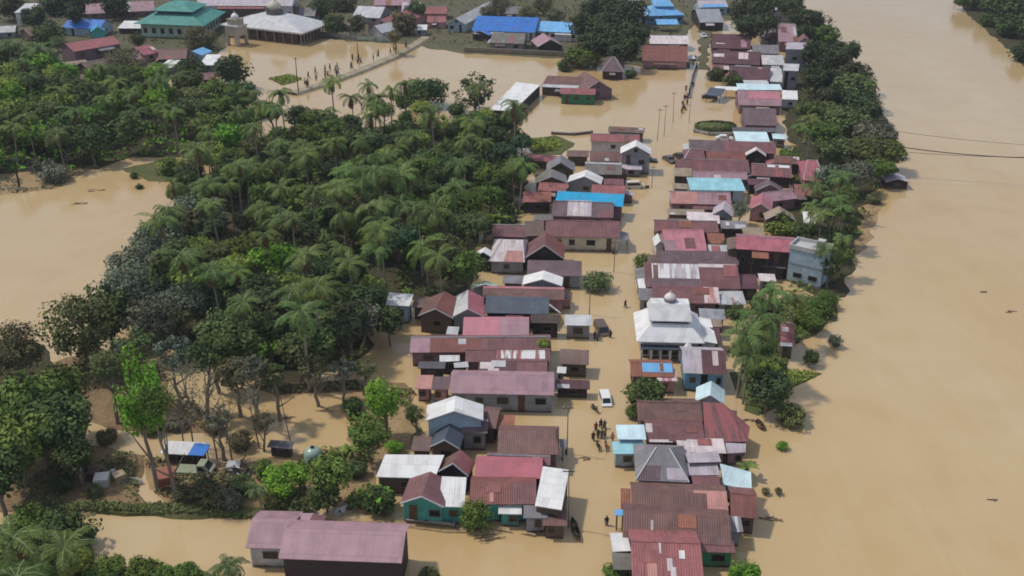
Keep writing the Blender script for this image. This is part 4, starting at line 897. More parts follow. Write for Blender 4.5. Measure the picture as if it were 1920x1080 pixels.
S("brown tin roof behind the brown-grey gable with pale bargeboards", (1062, 293, 1104, 294), 282, "brown", "woodwall")
S("maroon strip roof in front of the olive-grey house", (1132, 346, 1170, 347), 335, "maroon", "darkwall")
S("grey-green shed roof left of the big white sheet", (1000, 413, 1033, 414), 402, "olive", "woodwall")
S("rusty tin roof at the grove end of the dark slate-blue roof house", (880, 604, 906, 604), 592, "rust", "woodwall", rust=.5)
# ---- far buildings along the top edge
S("purple-brown roof between the slanting red house and the rose-red roof", (238, 114, 266, 112), 99, "purple", "woodwall")
G("worn brown roof at the forest edge right of the yellow stall", (192, 152, 250, 147), 135, "brownmaroon", "woodwall")
G("brown roof under the dark trees left of the slanting red house", (56, 68, 98, 62), 51, "brown", "woodwall")
G("maroon roof half buried in the dark trees by the cream tower", (352, 150, 400, 149), 137, "maroon", "woodwall")
G("dusty red roof between the warehouse and the far red roof", (800, 42, 836, 42), 30, "dustyred", "pinkwall")
G("grey roof hut at the right end of the large grey-roofed mosque", (628, 46, 660, 47), 34, "grey", "greywall")
G("big royal-blue roofed school building with white columns", (884, 57, 1003, 61), 31, "blue", "whitewall", ze=3.4, rust=0, pitch=18, win=10, cap=0)
G("light-blue roofed wing joined to the royal-blue school roof", (1005, 58, 1084, 62), 41, "ltblue", "whitewall", ze=3.2, rust=0, win=7, cap=0)
V("small bright blue gabled porch in front of the school", (884, 62), (918, 66), (902, 58), (902, 48), "blue", "darkwall", rust=0, win=0, kind="porch")
V("long grey-roofed warehouse with pale blue gable end", (838, 44), (872, 46), (854, 34), (918, 2), "greywhite", "palebluewall", ze=3.2, rust=.05, kind="warehouse", zmax=3)
G("weathered grey hall beneath the school's blue roof", (918, 80, 982, 82), 62, "olive", "concrete", ze=2.6, win=2)
V("small mauve gabled shed below the light-blue wing", (1008, 88), (1056, 86), (1034, 74), (1040, 62), "mauve", "darkwall", win=0, kind="shed")
G("maroon-brown hall over the water beside the green stalls", (1014, 163, 1096, 167), 143, "brownmaroon", "woodwall", hip=(.08, 0), sheets=[(.02, .9, .0, .25, "greywhite")])
V("maroon hip-gabled end of the hall beside the green stalls", (1094, 172), (1150, 168), (1126, 152), (1120, 134), "brownmaroon", "mauvewall", win=1)
G("pink-roofed bright green stall standing in the water", (1050, 176, 1116, 178), 165, "dustyred", "greenwall", ze=2.8, rust=.1, win=3, kind="stall")
G("dark maroon pyramid roof beside the dark trees", (1128, 134, 1170, 135), 106, "purple", "darkwall", hip=(.45, .45), pitch=30)
Q("long pale hall roof lying at an angle in the water", [(918, 206, 3.0), (962, 208, 3.0), (1013, 159, 3.0), (968, 154, 3.2)], "white", "darkwall", kind="hall", cat="hall", rust=.02, win=3)
G("two-tier bright blue hip roof hall near the head of the street", (1212, 30, 1284, 28), 9, "ltblue", "bluewall", ze=3.6, hip=(.3, .3), rust=0, cap=0)
G("upper blue tier on the two-tier hall roof", (1228, 12, 1264, 12), -6, "ltblue", "bluewall", ze=6.2, hip=(.3, .3), rust=0, win=0, cap=0)
S("pale blue carport on white posts by the head of the street", (1232, 46, 1273, 46), 36, "ltblue", kind="carport", cat="carport", ze=2.8, rust=0, opened=True)
G("pinkish white roof house right of the big dark trees", (1218, 82, 1292, 83), 66, "pinkwhite", "darkwall", rust=0)
G("dusty red roof house with pale gate by the grassy verge", (1204, 114, 1290, 116), 85, "redbrown", "pinkwall", win=2)
S("white canopy roof over the car by the grassy verge", (1284, 110, 1304, 110), 104, "white", kind="canopy", cat="canopy", ze=2.2, rust=0, opened=True)
G("bright blue roof house at the left of the top edge", (116, 52, 186, 54), 36, "blue", "palebluewall", ze=3, rust=0)
V("small turquoise gable on the bright blue house", (170, 60), (198, 58), (180, 50), (182, 38), "turq", "turqwall", ze=2.6, rust=0, win=0)
S("white rounded roof between the blue house and the teal hall", (220, 53, 264, 53), 39, "white", "darkwall", rust=0)
G("long brick-red roof house set at a slant above the palms", (138, 97, 228, 82), 74, "dustyred", "mauvewall", ze=4.0, rust=.02, win=4, cap=0)
G("small rose-red roof house right of the slanting red house", (270, 104, 300, 98), 86, "red", "pinkwall", win=1)
G("brown roof behind the brown shrubs near the slanting red house", (176, 142, 262, 126), 110, "brown", "woodwall")
G("low rusty brown roof at the forest edge below the yellow stall", (117, 154, 168, 150), 140, "brown", "woodwall", ze=1.8)
S("yellow-walled stall under the slanting red house", (130, 128, 172, 122), 114, "tan", "yellowwall")
G("brown roof cluster right of the small rose-red house", (296, 112, 350, 110), 92, "brownmaroon", "woodwall")
V("light-blue gabled roof by the grove trees", (344, 102), (378, 104), (358, 96), (362, 88), "ltblue", "palebluewall", rust=0, win=0)
S("white curved roof right of the light-blue gable", (374, 122, 402, 122), 102, "white", "greywall", rust=0)
S("small white roof scrap beside the light-blue gable", (298, 126, 322, 127), 112, "white", "greywall", rust=0)
S("mustard-yellow roofed shed at the dark forest edge", (290, 166, 334, 168), 148, "yellowwall", "yellowwall")
G("mauve-brown roof at the top left behind the blue house", (160, 26, 290, 20), 4, "mauve", "mauvewall")
G("pale grey house at the top left corner among trees", (-20, 62, 28, 60), 48, "greywhite", "greywall")
S("white tower-topped shed at the top left corner", (26, 24, 52, 24), 6, "greywhite", "whitewall", ze=5, rust=0)
G("long white two-storey building with dark windows at the top edge", (366, 11, 548, 11), -10, "lav", "whitewall", ze=6.5, win=14, rust=0)
V("dusty pink gabled house on the far shore of the pond", (688, 46), (742, 50), (722, 36), (716, 14), "maroon", "pinkwall", roof2="dustyred", ze=3.2)
G("pale grey roof behind the dusty pink gabled house", (660, 32, 712, 34), 12, "greywhite", "greywall", rust=0)
V("small white gabled shed in front of the dusty pink house", (690, 58), (716, 62), (702, 48), (704, 36), "greywhite", "whitewall", rust=0, win=0)
G("low red roof at the top edge left of the warehouse", (788, 26, 838, 26), 12, "dustyred", "pinkwall")
G("lavender roof at the top edge among dark trees", (752, 22, 788, 22), 4, "lav", "greywall", rust=0)
S("white tin roof by the far pond shore", (776, 56, 800, 56), 46, "white", "greywall", rust=0)
G("mauve roof house along the top edge behind the dusty pink house", (700, 10, 770, 10), -8, "mauve", "mauvewall")
G("grey hut with dark roof behind the mosque dome", (556, 30, 590, 30), 14, "grey", "greywall")
G("cream house hidden in trees right of the warehouse", (948, 26, 984, 26), 12, "grey", "cream")
G("white-grey house under the big dark trees at the top edge", (1158, 12, 1204, 12), -4, "greywhite", "whitewall", rust=0)
# far row beyond the top edge shows only its eaves
# ---- riverside raft house, sheds in the lower left
V("bluish-grey floating raft house moored at the river bank", (1660, 341), (1706, 342), (1680, 335), (1684, 322), "lav", "darkwall", ze=1.6, rust=0, win=1, kind="raft_house")
S("long shed with white sheet and blue tarpaulin in the muddy yard", (300, 850, 380, 854), 828, "white", "darkwall", ze=1.7, rust=.05, pitch=12)
S("small open hut with blue tarpaulin beside the white-sheeted shed", (352, 852, 382, 855), 832, "blue", kind="hut", cat="hut", ze=1.9, opened=True, rust=0)
S("dark lean-to with thin white roof edge among the bushes", (500, 838, 546, 842), 826, "dkgrey", "darkwall", ze=1.6, rust=0)
# ---------------- the white mosque on the street
def street_mosque():
    c = P(1250, 648, 0); ax = (P(1310, 640) - P(1190, 637)).normalized(); ay = perp(ax); root = empty("mosque", c)
    tag(root, "white street mosque with two-tier pyramid roof and pink onion dome", "mosque"); W = roof_mat("brightwhite", 0); m = MB(); hx, hy = 4.5, 4.3
    m.box(c + Vector((0, 0, 1.1)), 2 * hx - 1, 2 * hy - 1, 4.0, ax); m.build("wall", wall_mat("whitewall"), root)
    m = MB(); pyramid(m, c, ax, hx + .3, hy + .3, 3.0, hx * .62, hy * .6, 4.9); m.build("roof", W, root)
    m = MB(); m.box(c + Vector((0, 0, 5.15)), hx * 1.12, hy * 1.08, .9, ax); dr = m.build("clerestory", wall_mat("darkwall"), root)
    m = MB(); pyramid(m, c, ax, hx * .68, hy * .66, 5.5, hx * .6, .9, 7.3); m.build("roof", W, root)
    m = MB(); m.lathe([(.85, 7.0), (.85, 7.6), (.92, 7.62)], c, 20); m.build("drum", wall_mat("greywall"), root)
    m = MB(); m.lathe([(r * .66, 7.5 + z * .58) for r, z in ONION], c, 24); d = m.build("dome", roof_mat("domepink", 0), root, True)
    m = MB(); m.tube([c + Vector((0, 0, 9.1)), c + Vector((0, 0, 9.7))], [.06, .03], 6); m.build("finial", METAL, d)
    fr = c - ay * (hy - .5)
    m = MB(); m.box(fr - ay * .5 + Vector((0, 0, 2.05)), 2 * hx - .6, 1.6, .18, ax); m.build("veranda_roof", roof_mat("slate", 0), root)
    for k in range(7):
        m = MB(); m.box(fr - ay * 1.15 + ax * ((k - 3) * 1.35) + Vector((0, 0, .7)), .28, .28, 2.5, ax); m.build("column", wall_mat("whitewall"), root)
    for k in range(6): opening(root, fr + ax * ((k - 2.5) * 1.4) + Vector((0, 0, 1.2)), ax, -ay, .8, 1.2)
    m = MB(); m.box(c + ax * 5.5 + Vector((0, 0, .9)), 1.9, 7.4, 3.4, ax); m.build("side_wing", wall_mat("whitewall"), root)
    m = MB(); m.slab([c + ax * 4.3 - ay * 3.9 + Vector((0, 0, 3.0)), c + ax * 6.7 - ay * 3.9 + Vector((0, 0, 2.6)), c + ax * 6.7 + ay * 3.9 + Vector((0, 0, 2.6)), c + ax * 4.3 + ay * 3.9 + Vector((0, 0, 3.0))]); m.build("side_roof", W, root)
    t = P(1288, 686, 0); e = empty("turret", t); tag(e, "small white turret with pointed hood at the mosque's near corner", "turret")
    m = MB(); m.box(t + Vector((0, 0, .7)), 1.1, 1.1, 3.2, ax); m.build("shaft", wall_mat("whitewall"), e)
    m = MB(); pyramid(m, t, ax, .85, .85, 2.3, .06, .06, 3.9); m.build("hood", W, e)
street_mosque()
def pond_mosque():
    co = [P(413, 46, 4.2), P(566, 63, 4.2), P(621, 43, 4.2)]; co.append(co[0] + co[2] - co[1]); c = sum(co, Vector()) / 4; root = empty("mosque", Vector((c.x, c.y, 0)))
    tag(root, "large grey-roofed mosque with pale dome on the far shore of the pond", "mosque"); W = roof_mat("greywhite", .02); cc = Vector((c.x, c.y, 0))
    top = [cc + (v - c) * .3 + Vector((0, 0, 7.6)) for v in co]; m = MB()
    for k in range(4): m.slab([co[k], co[(k + 1) % 4], top[(k + 1) % 4], top[k]], .15)
    m.face(top); m.build("roof", W, root)
    f = MB()
    for k in range(4):
        a, b = co[k], co[(k + 1) % 4]; f.box((a + b) / 2 + Vector((0, 0, -.12)), (b - a).length + .2, .25, .5, (b - a).normalized())
    f.build("fascia", wall_mat("whitewall"), root)
    q = [cc + (v - c) * .8 for v in co]; m = MB()
    m.prism([Vector((v.x, v.y, -.9)) for v in q], Vector((0, 0, 5.2))); m.build("wall", wall_mat("woodwall"), root)
    for k in range(2):
        a, b = [Vector((v.x, v.y, 0)) for v in (cc + (co[k] - c) * .95, cc + (co[k + 1] - c) * .95)]; n = 9
        for i in range(n + 1):
            p = a.lerp(b, i / n); m = MB(); m.box(p + Vector((0, 0, 1.6)), .28, .28, 5.0, (b - a).normalized()); m.build("column", wall_mat("tan"), root)
        a, b = [Vector((v.x, v.y, 0)) for v in (q[k], q[k + 1])]; ax = (b - a).normalized()
        for i in range(8): opening(root, a.lerp(b, (i + .5) / 8) + Vector((0, 0, 1.9)), ax, -perp(ax) if (-perp(ax)).dot(a - cc) > 0 else perp(ax), 1.3, 2.4)
    m = MB(); m.lathe([(3.0, 7.3), (3.0, 8.8), (3.3, 8.9), (3.3, 9.1)], cc, 24); m.build("drum", wall_mat("grey"), root)
    m = MB(); m.lathe([(r * 1.9, 9.0 + z * 1.7) for r, z in ONION], cc, 28); d = m.build("dome", roof_mat("cream", 0), root, True)
    m = MB(); m.tube([cc + Vector((0, 0, 14)), cc + Vector((0, 0, 15.5))], [.1, .04], 6); m.build("finial", METAL, d)
    # gate tower standing in the water
    t = P(446, 84, 0); e = empty("gate_tower", t); tag(e, "cream arched tower with small white dome standing at the pond's left end", "tower"); ax = (co[1] - co[0]).normalized(); ax.z = 0; ax.normalize(); ay = perp(ax)
    m = MB()
    for i in (-1, 1):
        for j in (-1, 1): m.box(t + ax * (i * 2.1) + ay * (j * 2.1) + Vector((0, 0, 1.2)), .9, .9, 4.4, ax)
    m.box(t + Vector((0, 0, 4.9)), 5.1, 5.1, 3.0, ax); m.build("base", wall_mat("cream"), e)
    m = MB(); m.box(t + Vector((0, 0, 6.6)), 5.6, 5.6, .4, ax); m.build("cornice", wall_mat("whitewall"), e)
    m = MB(); m.box(t + Vector((0, 0, 7.7)), 3.8, 3.8, 1.8, ax); m.box(t + Vector((0, 0, 8.7)), 4.2, 4.2, .25, ax); m.build("upper_stage", wall_mat("cream"), e)
    m = MB(); m.lathe([(r * 1.0, 8.8 + z * .9) for r, z in ONION], t, 20); m.build("dome", roof_mat("white", 0), e, True)
pond_mosque()
def tall_block():
    A, B = P(1474, 527, 0), P(1537, 542, 0); ax = (B - A).normalized(); ay = perp(ax); L = (B - A).length; c = (A + B) / 2 + ay * 1.9; h = 6.0; root = empty("building", Vector((c.x, c.y, 0)))
    tag(root, "tall white-blue concrete building with bare wall towards the river palms", "building"); m = MB(); m.box(c + Vector((0, 0, h / 2 - .5)), L, 3.8, h + 1, ax); m.build("wall", wall_mat("palebluewall"), root)
    m = MB(); m.box(c + Vector((0, 0, h + .05)), L + .3, 4.1, .12, ax); m.build("roof", roof_mat("greywhite", .05), root)
    m = MB()
    for s in (-1, 1): m.box(c + ay * (s * 1.95) + Vector((0, 0, h + .4)), L + .4, .18, .6, ax); m.box(c + ax * (s * (L / 2 + .1)) + Vector((0, 0, h + .4)), .18, 3.7, .6, ax)
    m.build("parapet", wall_mat("whitewall"), root)
    m = MB(); m.box((A + B) / 2 - ay * .03 + Vector((0, 0, 3.5)), L, .1, .18, ax); m.build("string_course", wall_mat("greywall"), root)
    for k in (.3, .75): opening(root, A.lerp(B, k) + Vector((0, 0, 1.5)), ax, -ay, 1.3, .8)
    m = MB(); m.box(c + ax * (L * .28) + Vector((0, 0, h + .95)), 1.2, 1.2, 1.7, ax); m.build("water_tank", wall_mat("whitewall"), root)
tall_block()

def teal_hall():
    co = [P(250, 44, 5), P(381, 49, 5), P(424, 22, 5)]; co.append(co[0] + co[2] - co[1]); c = sum(co, Vector()) / 4; cc = Vector((c.x, c.y, 0)); root = empty("hall", cc)
    tag(root, "huge teal-roofed hall with raised upper tier and pale green walls", "hall"); W = roof_mat("teal", 0)
    for z0, z1, f0, f1 in ((5, 7.6, 1, .5), (8.6, 10.4, .6, .22)):
        lo = [cc + (v - c) * f0 + Vector((0, 0, z0)) for v in co]; hi = [cc + (v - c) * f1 + Vector((0, 0, z1)) for v in co]; m = MB()
        for k in range(4): m.slab([lo[k], lo[(k + 1) % 4], hi[(k + 1) % 4], hi[k]], .15)
        m.face(hi); m.build("roof", W, root)
    for f, z, h, w, nm in ((.86, -.9, 6.4, "palegreen", "wall"), (.48, 7.2, 1.9, "darkwall", "clerestory")):
        m = MB(); m.prism([cc + (v - c) * f + Vector((0, 0, z)) for v in co], Vector((0, 0, h))); m.build(nm, wall_mat(w), root)
    for k in range(2):
        a, b = [cc + (v - c) * .86 for v in (co[k], co[k + 1])]; ax = (b - a).normalized(); o = -perp(ax)
        for i in range(7): opening(root, a.lerp(b, (i + .5) / 7) + Vector((0, 0, 2.4)), ax, o, 1.3, 1.8)
teal_hall()
# ================================================================ TREES
gv = "grove between the flooded field and the street houses"
fill(GROVE, 4.1, [(2.4, "round", ["dark", "deep", "mid"], (7, 10), (2.4, 3.8), "dark green broadleaf tree in the dense grove left of the street", "broadleaf trees of the grove"),
  (3.2, "palm", ["palm", "palm", "mid"], (8, 13), (2.8, 4.3), "tall coconut palm in the dense grove left of the street", "coconut palms of the grove"),
  (2.0, "broad", ["olive", "mid", "blue", "lime"], (6, 9), (2.4, 3.8), "spreading tree in the dense grove left of the street", "spreading trees of the grove"),
  (1.6, "banana", ["mid", "palm", "bright"], (3, 4.5), (2.0, 2.6), "banana plant under the palms of the dense grove", "banana plants of the grove")], 5, 6000)
fill(UPLEFT, 5.2, [(3, "round", ["mid", "bright", "dark"], (8, 11), (3.2, 5.0), "leafy tree in the upper left wood beside the flooded field", "leafy trees of the upper left wood"),
  (1.2, "palm", ["palm", "mid"], (8, 11), (3.2, 4.0), "coconut palm in the upper left wood beside the flooded field", "palms of the upper left wood"),
  (1.4, "broad", ["olive", "lime", "dark"], (7, 10), (3.0, 4.6), "spreading tree in the upper left wood beside the flooded field", "spreading trees of the upper left wood")], 6, 2500)
undergrowth("undergrowth", GROVE, 26000, 3, "mid", "dense green undergrowth below the grove", 2.2, .42); undergrowth("undergrowth", UPLEFT, 14000, 4, "bright", "bright undergrowth at the foot of the upper left wood", 2.4, .6)
undergrowth("undergrowth", [(1490, 60), (1560, 60), (1690, 270), (1670, 330), (1610, 460), (1560, 560), (1480, 560), (1490, 300)], 12000, 5, "mid", "undergrowth along the river bank", 1.8, .45)
undergrowth("undergrowth", [(-60, 990), (110, 965), (170, 1000), (170, 1075), (300, 1062), (420, 1085), (420, 1150), (-60, 1150)], 9000, 6, "mid", "weeds and shrubs along the bottom left corner", 1.5, .3)
undergrowth("grass", [(90, 946), (420, 950), (590, 968), (590, 980), (280, 966), (100, 960)], 5000, 7, "olive", "rough grass on the low bank", .9, .2, -.6)
undergrowth("grass", [(20, 850), (140, 835), (255, 852), (258, 945), (60, 962), (-40, 960)], 3500, 8, "olive", "weeds in the muddy yard", .7, .22, .05)
undergrowth("undergrowth", [(480, 955), (490, 890), (560, 850), (660, 845), (640, 760), (760, 735), (790, 810), (780, 850), (700, 880), (690, 960)], 7000, 9, "mid", "weeds between the bushes in front of the white roofs", 1.2, .28)
undergrowth("grass", [(988, 264), (1035, 258), (1058, 270), (1040, 284), (1000, 286)], 1700, 10, "lime", "bright grass patch beside the row of houses", .7, .3, -.8)
undergrowth("grass", [(505, 148), (540, 140), (565, 148), (530, 160)], 900, 11, "lime", "yellow-green grass island in the pond", .6, .4, -.8)
undergrowth("undergrowth", [(470, 725), (560, 722), (660, 716), (760, 720), (780, 740), (650, 733), (520, 740)], 1600, 14, "brownish", "brown scrub on the mud bank below the grove", .9, .25, -.2)
undergrowth("undergrowth", [(-60, -40), (560, -40), (590, 70), (440, 62), (400, 108), (420, 190), (100, 190), (-60, 150)], 16000, 15, "olive", "low scrub between the far houses left of the pond", 1.4, .5, .05)
undergrowth("undergrowth", [(590, -40), (1310, -40), (1312, 30), (1240, 110), (1100, 100), (870, 92), (760, 76), (660, 74)], 14000, 16, "olive", "low scrub between the far houses beyond the pond", 1.4, .5, .05)
undergrowth("undergrowth", [(1390, 640), (1430, 590), (1470, 560), (1575, 560), (1560, 600), (1500, 640), (1470, 690), (1485, 730), (1480, 770), (1440, 780), (1405, 760), (1385, 700)], 5000, 17, "mid", "grass and weeds under the palms beside the mosque", 1.1, .28, -.3)
undergrowth("grass", [(1420, 712), (1480, 692), (1540, 700), (1510, 715), (1470, 730), (1430, 735)], 900, 18, "lime", "yellowish grass spit reaching into the river", .5, .22, -.5)
undergrowth("undergrowth", [(268, 860), (400, 870), (480, 865), (560, 850), (600, 880), (560, 950), (470, 962), (330, 950), (290, 925)], 4500, 19, "brownish", "scattered weeds on the wet mud of the yard", .8, .22, .12)
undergrowth("undergrowth", [(60, 690), (180, 660), (300, 690), (400, 800), (250, 812), (60, 760)], 5000, 12, "brownish", "brown scrub below the lakeside trees", 1.6, .3, .0)
undergrowth("undergrowth", [(0, 300), (120, 296), (170, 318), (110, 352), (-40, 372)], 2500, 13, "grey", "grey reeds in the flooded field", 1.0, .3, -.1)
# --- single trees
TC("palm", 690, 158, 26, 7, "palm", "lone drooping palm in front of the flooded pond")
TC("palm", 735, 180, 12, 5, "palm", "tiny palm beside the lone drooping palm by the pond")
TC("broad", 800, 172, 42, 9, "dark", "dark bushy tree at the pond-side edge of the grove"); TC("loose", 890, 168, 44, 11, "deep", "tall dark tree with see-through crown by the pale hall roof")
TC("round", 968, 258, 26, 7, "deep", "dark rounded tree at the tip of the grove by the flooded field")
TC("round", 438, 130, 40, 11, "deep", "dark tall tree by the cream tower"); TC("round", 455, 175, 36, 9, "blue", "blue-green tree below the dark tall tree by the cream tower")
TC("round", 360, 130, 36, 8, "dark", "dark tree beside the light-blue gable"); TC("fine", 232, 128, 44, 6, "brownish", "brownish feathery tree by the slanting red house"); TC("round", 420, 190, 40, 9, "dark", "dark round tree at the wood's pond end")
TC("fine", 375, 78, 40, 6, "brownish", "brown-olive tree in front of the huge teal hall"); TC("round", 258, 72, 18, 6, "dark", "small dark tree in front of the white rounded roof")
TC("palm", 62, 92, 36, 10, "palm", "drooping palm at the left edge above the wood"); TC("round", 90, 62, 34, 9, "dark", "dark tree left of the bright blue house"); TC("round", 95, 118, 30, 9, "blue", "blue-green tree beside the slanting red house"); TC("fine", 108, 80, 18, 6, "olive", "olive shrub-like tree by the blue house"); TC("round", 20, 108, 40, 10, "dark", "dark tree at the left edge of the wood")
for i, (x, y, r, g) in enumerate([(40, 175, 46, "bright"), (110, 200, 44, "lime"), (20, 215, 44, "lime"), (170, 225, 42, "bright"), (70, 250, 44, "bright")]):
    TC("broad", x, y, r, 9, g, "bright yellow-green tree at the sunny left end of the upper wood", "bright trees of the upper left wood")
for i, (x, y, r) in enumerate([(110, 8, 40), (170, 4, 36), (60, 30, 26), (215, 10, 30), (20, 10, 30), (140, 26, 22)]): TC("round", x, y, r, 11, "deep", "dark tree in the row along the top left edge", "dark trees along the top left edge")
for i, (x, y, r) in enumerate([(640, 6, 34), (600, 14, 28), (665, 44, 24), (630, 44, 26), (760, 44, 30), (775, 20, 26), (740, 66, 16)]): TC("round", x, y, r, 9, "dark" if i % 2 else "brownish", "dark tree among the far houses beyond the pond", "dark trees beyond the pond")
for i, (x, y, r) in enumerate([(940, 10, 26), (990, 24, 24), (1020, 8, 26), (1040, 30, 22), (912, 22, 18)]): TC("fine", x, y, r, 9, "brownish", "brown-olive tree behind the royal-blue school", "trees behind the school")
for i, (x, y, r) in enumerate([(1110, 24, 44), (1150, 48, 50), (1180, 20, 40), (1120, 78, 40), (1165, 86, 40), (1085, 44, 30), (1190, 62, 32), (1140, 8, 40)]): TC("round", x, y, r, 13, "deep", "big dark tree in the tall clump right of the school", "tall dark clump right of the school")
TC("broad", 1092, 112, 36, 6, "mid", "green spreading tree at the pond bank below the dark clump"); TC("round", 1060, 124, 18, 4, "dark", "small dark shrub tree on the pond bank"); TC("round", 1183, 138, 12, 3, "dark", "dark bush beside the pyramid roof", name="bush")
for i, (x, y, r) in enumerate([(1400, 20, 34), (1430, 8, 36), (1410, 50, 30), (1480, 6, 30), (1500, 30, 30), (1390, 44, 20), (1440, 40, 26)]): TC("round", x, y, r, 12, "deep", "dark tree in the clump at the head of the street", "dark trees at the head of the street")
for i, (x, y, r) in enumerate([(1375, 152, 22), (1340, 142, 20)]): TC("round", x, y, r, 4, "dark", "low dark shrub by the grey tiled roof near the parked blue canopy", "low shrubs by the blue canopy", name="bush")
rb = "dark trees on the river bank"; rl = "big dark tree in the river-bank belt beside the grey blocks"
TC("round", 1552, 66, 28, 9, "mid", "green pointed tree at the river edge, tallest of its bank"); TC("round", 1600, 170, 46, 11, "olive", "huge olive-grey tree leaning over the river")
for x, y, r, h in [(1530, 40, 30, 11), (1530, 100, 34, 11), (1565, 110, 34, 11), (1590, 95, 26, 10), (1618, 190, 38, 10), (1606, 140, 34, 10), (1535, 145, 40, 11), (1560, 180, 34, 9), (1510, 60, 24, 9), (1630, 205, 26, 9)]: TC("round", x, y, r, h, "deep", rl, rb)
rl2 = "olive-green tree in the thick belt along the river bank"; rb2 = "olive trees of the river-bank belt"
for x, y, r, h, g in [(1590, 225, 42, 9, "olive"), (1645, 250, 40, 9, "grey"), (1620, 280, 42, 9, "olive"), (1580, 280, 38, 8, "olive"), (1665, 285, 34, 8, "mid"), (1605, 325, 36, 8, "grey"), (1650, 315, 30, 7, "mid"), (1560, 330, 34, 8, "grey"), (1590, 365, 30, 7, "mid"), (1545, 250, 34, 8, "mid"), (1520, 205, 30, 8, "dark"), (1555, 210, 30, 8, "olive"), (1560, 395, 34, 8, "mid"), (1590, 420, 26, 7, "mid"), (1560, 440, 26, 7, "dark"), (1575, 475, 28, 7, "mid"), (1555, 500, 26, 6, "dark")]: TC("loose" if y > 350 else "broad", x, y, r, h, g, rl2, rb2)
for x, y, r, h in [(1520, 225, 30, 9), (1500, 240, 26, 8), (1535, 350, 34, 9), (1560, 370, 32, 9), (1575, 330, 30, 9), (1540, 405, 34, 8), (1590, 395, 28, 8), (1525, 385, 28, 8), (1580, 445, 26, 7), (1550, 465, 26, 7)]: TC("palm", x, y, r, h, "palm", "palm in the river-bank belt behind the street houses", "palms of the river-bank belt")
TC("round", 1468, 430, 36, 4.5, "mid", "round green tree behind the pink-red roofed two-storey house"); TC("broad", 1510, 435, 26, 5, "dark", "dark small tree next to the tall white-blue building"); TC("round", 1480, 290, 22, 5, "mid", "small green tree beside the upper maroon roofs"); TC("round", 1362, 468, 22, 3, "dark", "dark green shrub between pink roofs", name="bush"); TC("fine", 1388, 392, 20, 5, "grey", "grey bare-looking tree beside the steep white gable")
for x, y, r, h in [(1418, 588, 52, 11), (1400, 622, 50, 10), (1442, 612, 42, 9), (1465, 545, 46, 10), (1490, 560, 34, 8), (1405, 660, 40, 8)]: TC("palm", x, y, r, h, "palm", "tall coconut palm in the clump beside the mosque's river side", "palms beside the mosque")
for x, y, r, h in [(1425, 575, 26, 6), (1450, 585, 28, 5), (1385, 585, 24, 5), (1430, 650, 26, 5)]: TC("round", x, y, r, h, "dark", "dark leafy tree under the palms beside the mosque", "leafy trees under the mosque palms")
for x, y, r in [(1510, 590, 26), (1535, 575, 24), (1550, 560, 22), (1525, 605, 22)]: TC("broad", x, y, r, 3.2, "mid", "leafy bush on the river edge below the tall building", "river-edge bushes", name="bush")
TC("round", 1440, 724, 46, 7, "deep", "large dark rounded tree by the river below the palms"); TC("bush", 1482, 782, 34, 3, "olive", "olive bush standing in the river beside the large dark tree"); TC("bush", 1520, 670, 19, 2.6, "dark", "dark cone-like bush alone in the river"); TC("bush", 1566, 638, 16, 2.2, "grey", "pale round bush farthest out in the river"); TC("bush", 1467, 836, 13, 1.3, "bright", "tiny bright green bush in the river"); TC("bush", 1440, 690, 24, 3, "lime", "yellowish bush between the large dark tree and the palms")
TC("bush", 1640, 372, 16, 2.6, "brownish", "brown shrub on the sandy river edge"); TC("banana", 1404, 865, 26, 4, "palm", "ragged banana plant by the river behind the pale bluish roof"); TC("bush", 1436, 920, 9, 1.0, "brownish", "low brown tuft in the river, left of a pair"); TC("bush", 1460, 920, 9, 1.0, "brownish", "low brown tuft in the river, right of a pair")
TC("round", 1210, 738, 46, 6, "dark", "round dark tree overhanging the street by the white car"); TC("broad", 1190, 772, 18, 2, "mid", "green shrub at the foot of the round street tree", name="bush")
TC("broad", 1122, 530, 30, 3.4, "olive", "olive bush standing in the flooded street side by the white gable", name="bush"); TC("broad", 1210, 490, 22, 3, "mid", "green bush on the street in front of the pink roofs", name="bush"); TC("round", 1020, 645, 16, 4, "lime", "small yellow-green tree at the street end of the long brown roof")
TC("fine", 893, 966, 42, 3.8, "mid", "leafy bush in front of the turquoise wall", name="bush"); TC("banana", 708, 918, 34, 4.4, "bright", "bright banana clump left of the turquoise-walled house"); TC("round", 712, 940, 36, 3.6, "dark", "dark shrub under the bright banana clump", name="bush")
TC("weep", 720, 735, 42, 9, "bright", "bright weeping tree in front of the salmon roof"); TC("round", 692, 812, 38, 6.5, "mid", "round green tree left of the white parallelogram roof"); TC("round", 622, 890, 44, 6.5, "mid", "dense green tree among the yard bushes"); TC("round", 612, 930, 34, 4, "dark", "dark green shrub at the foot of the dense yard tree", name="bush")
TC("broad", 533, 900, 42, 5, "bright", "broad bright bush by the grassy bank"); TC("fine", 520, 940, 36, 3, "olive", "olive shrub on the grassy bank", name="bush"); TC("fine", 780, 775, 24, 6, "dark", "slim dark tree beside the tall white gable"); TC("banana", 655, 838, 22, 3, "mid", "banana plant between the round and dense green trees"); TC("fine", 740, 838, 20, 2, "bright", "low bright shrub beside the brown lean-to", name="bush"); TC("palm", 482, 915, 26, 3.6, "olive", "short dry palm on the grassy bank")
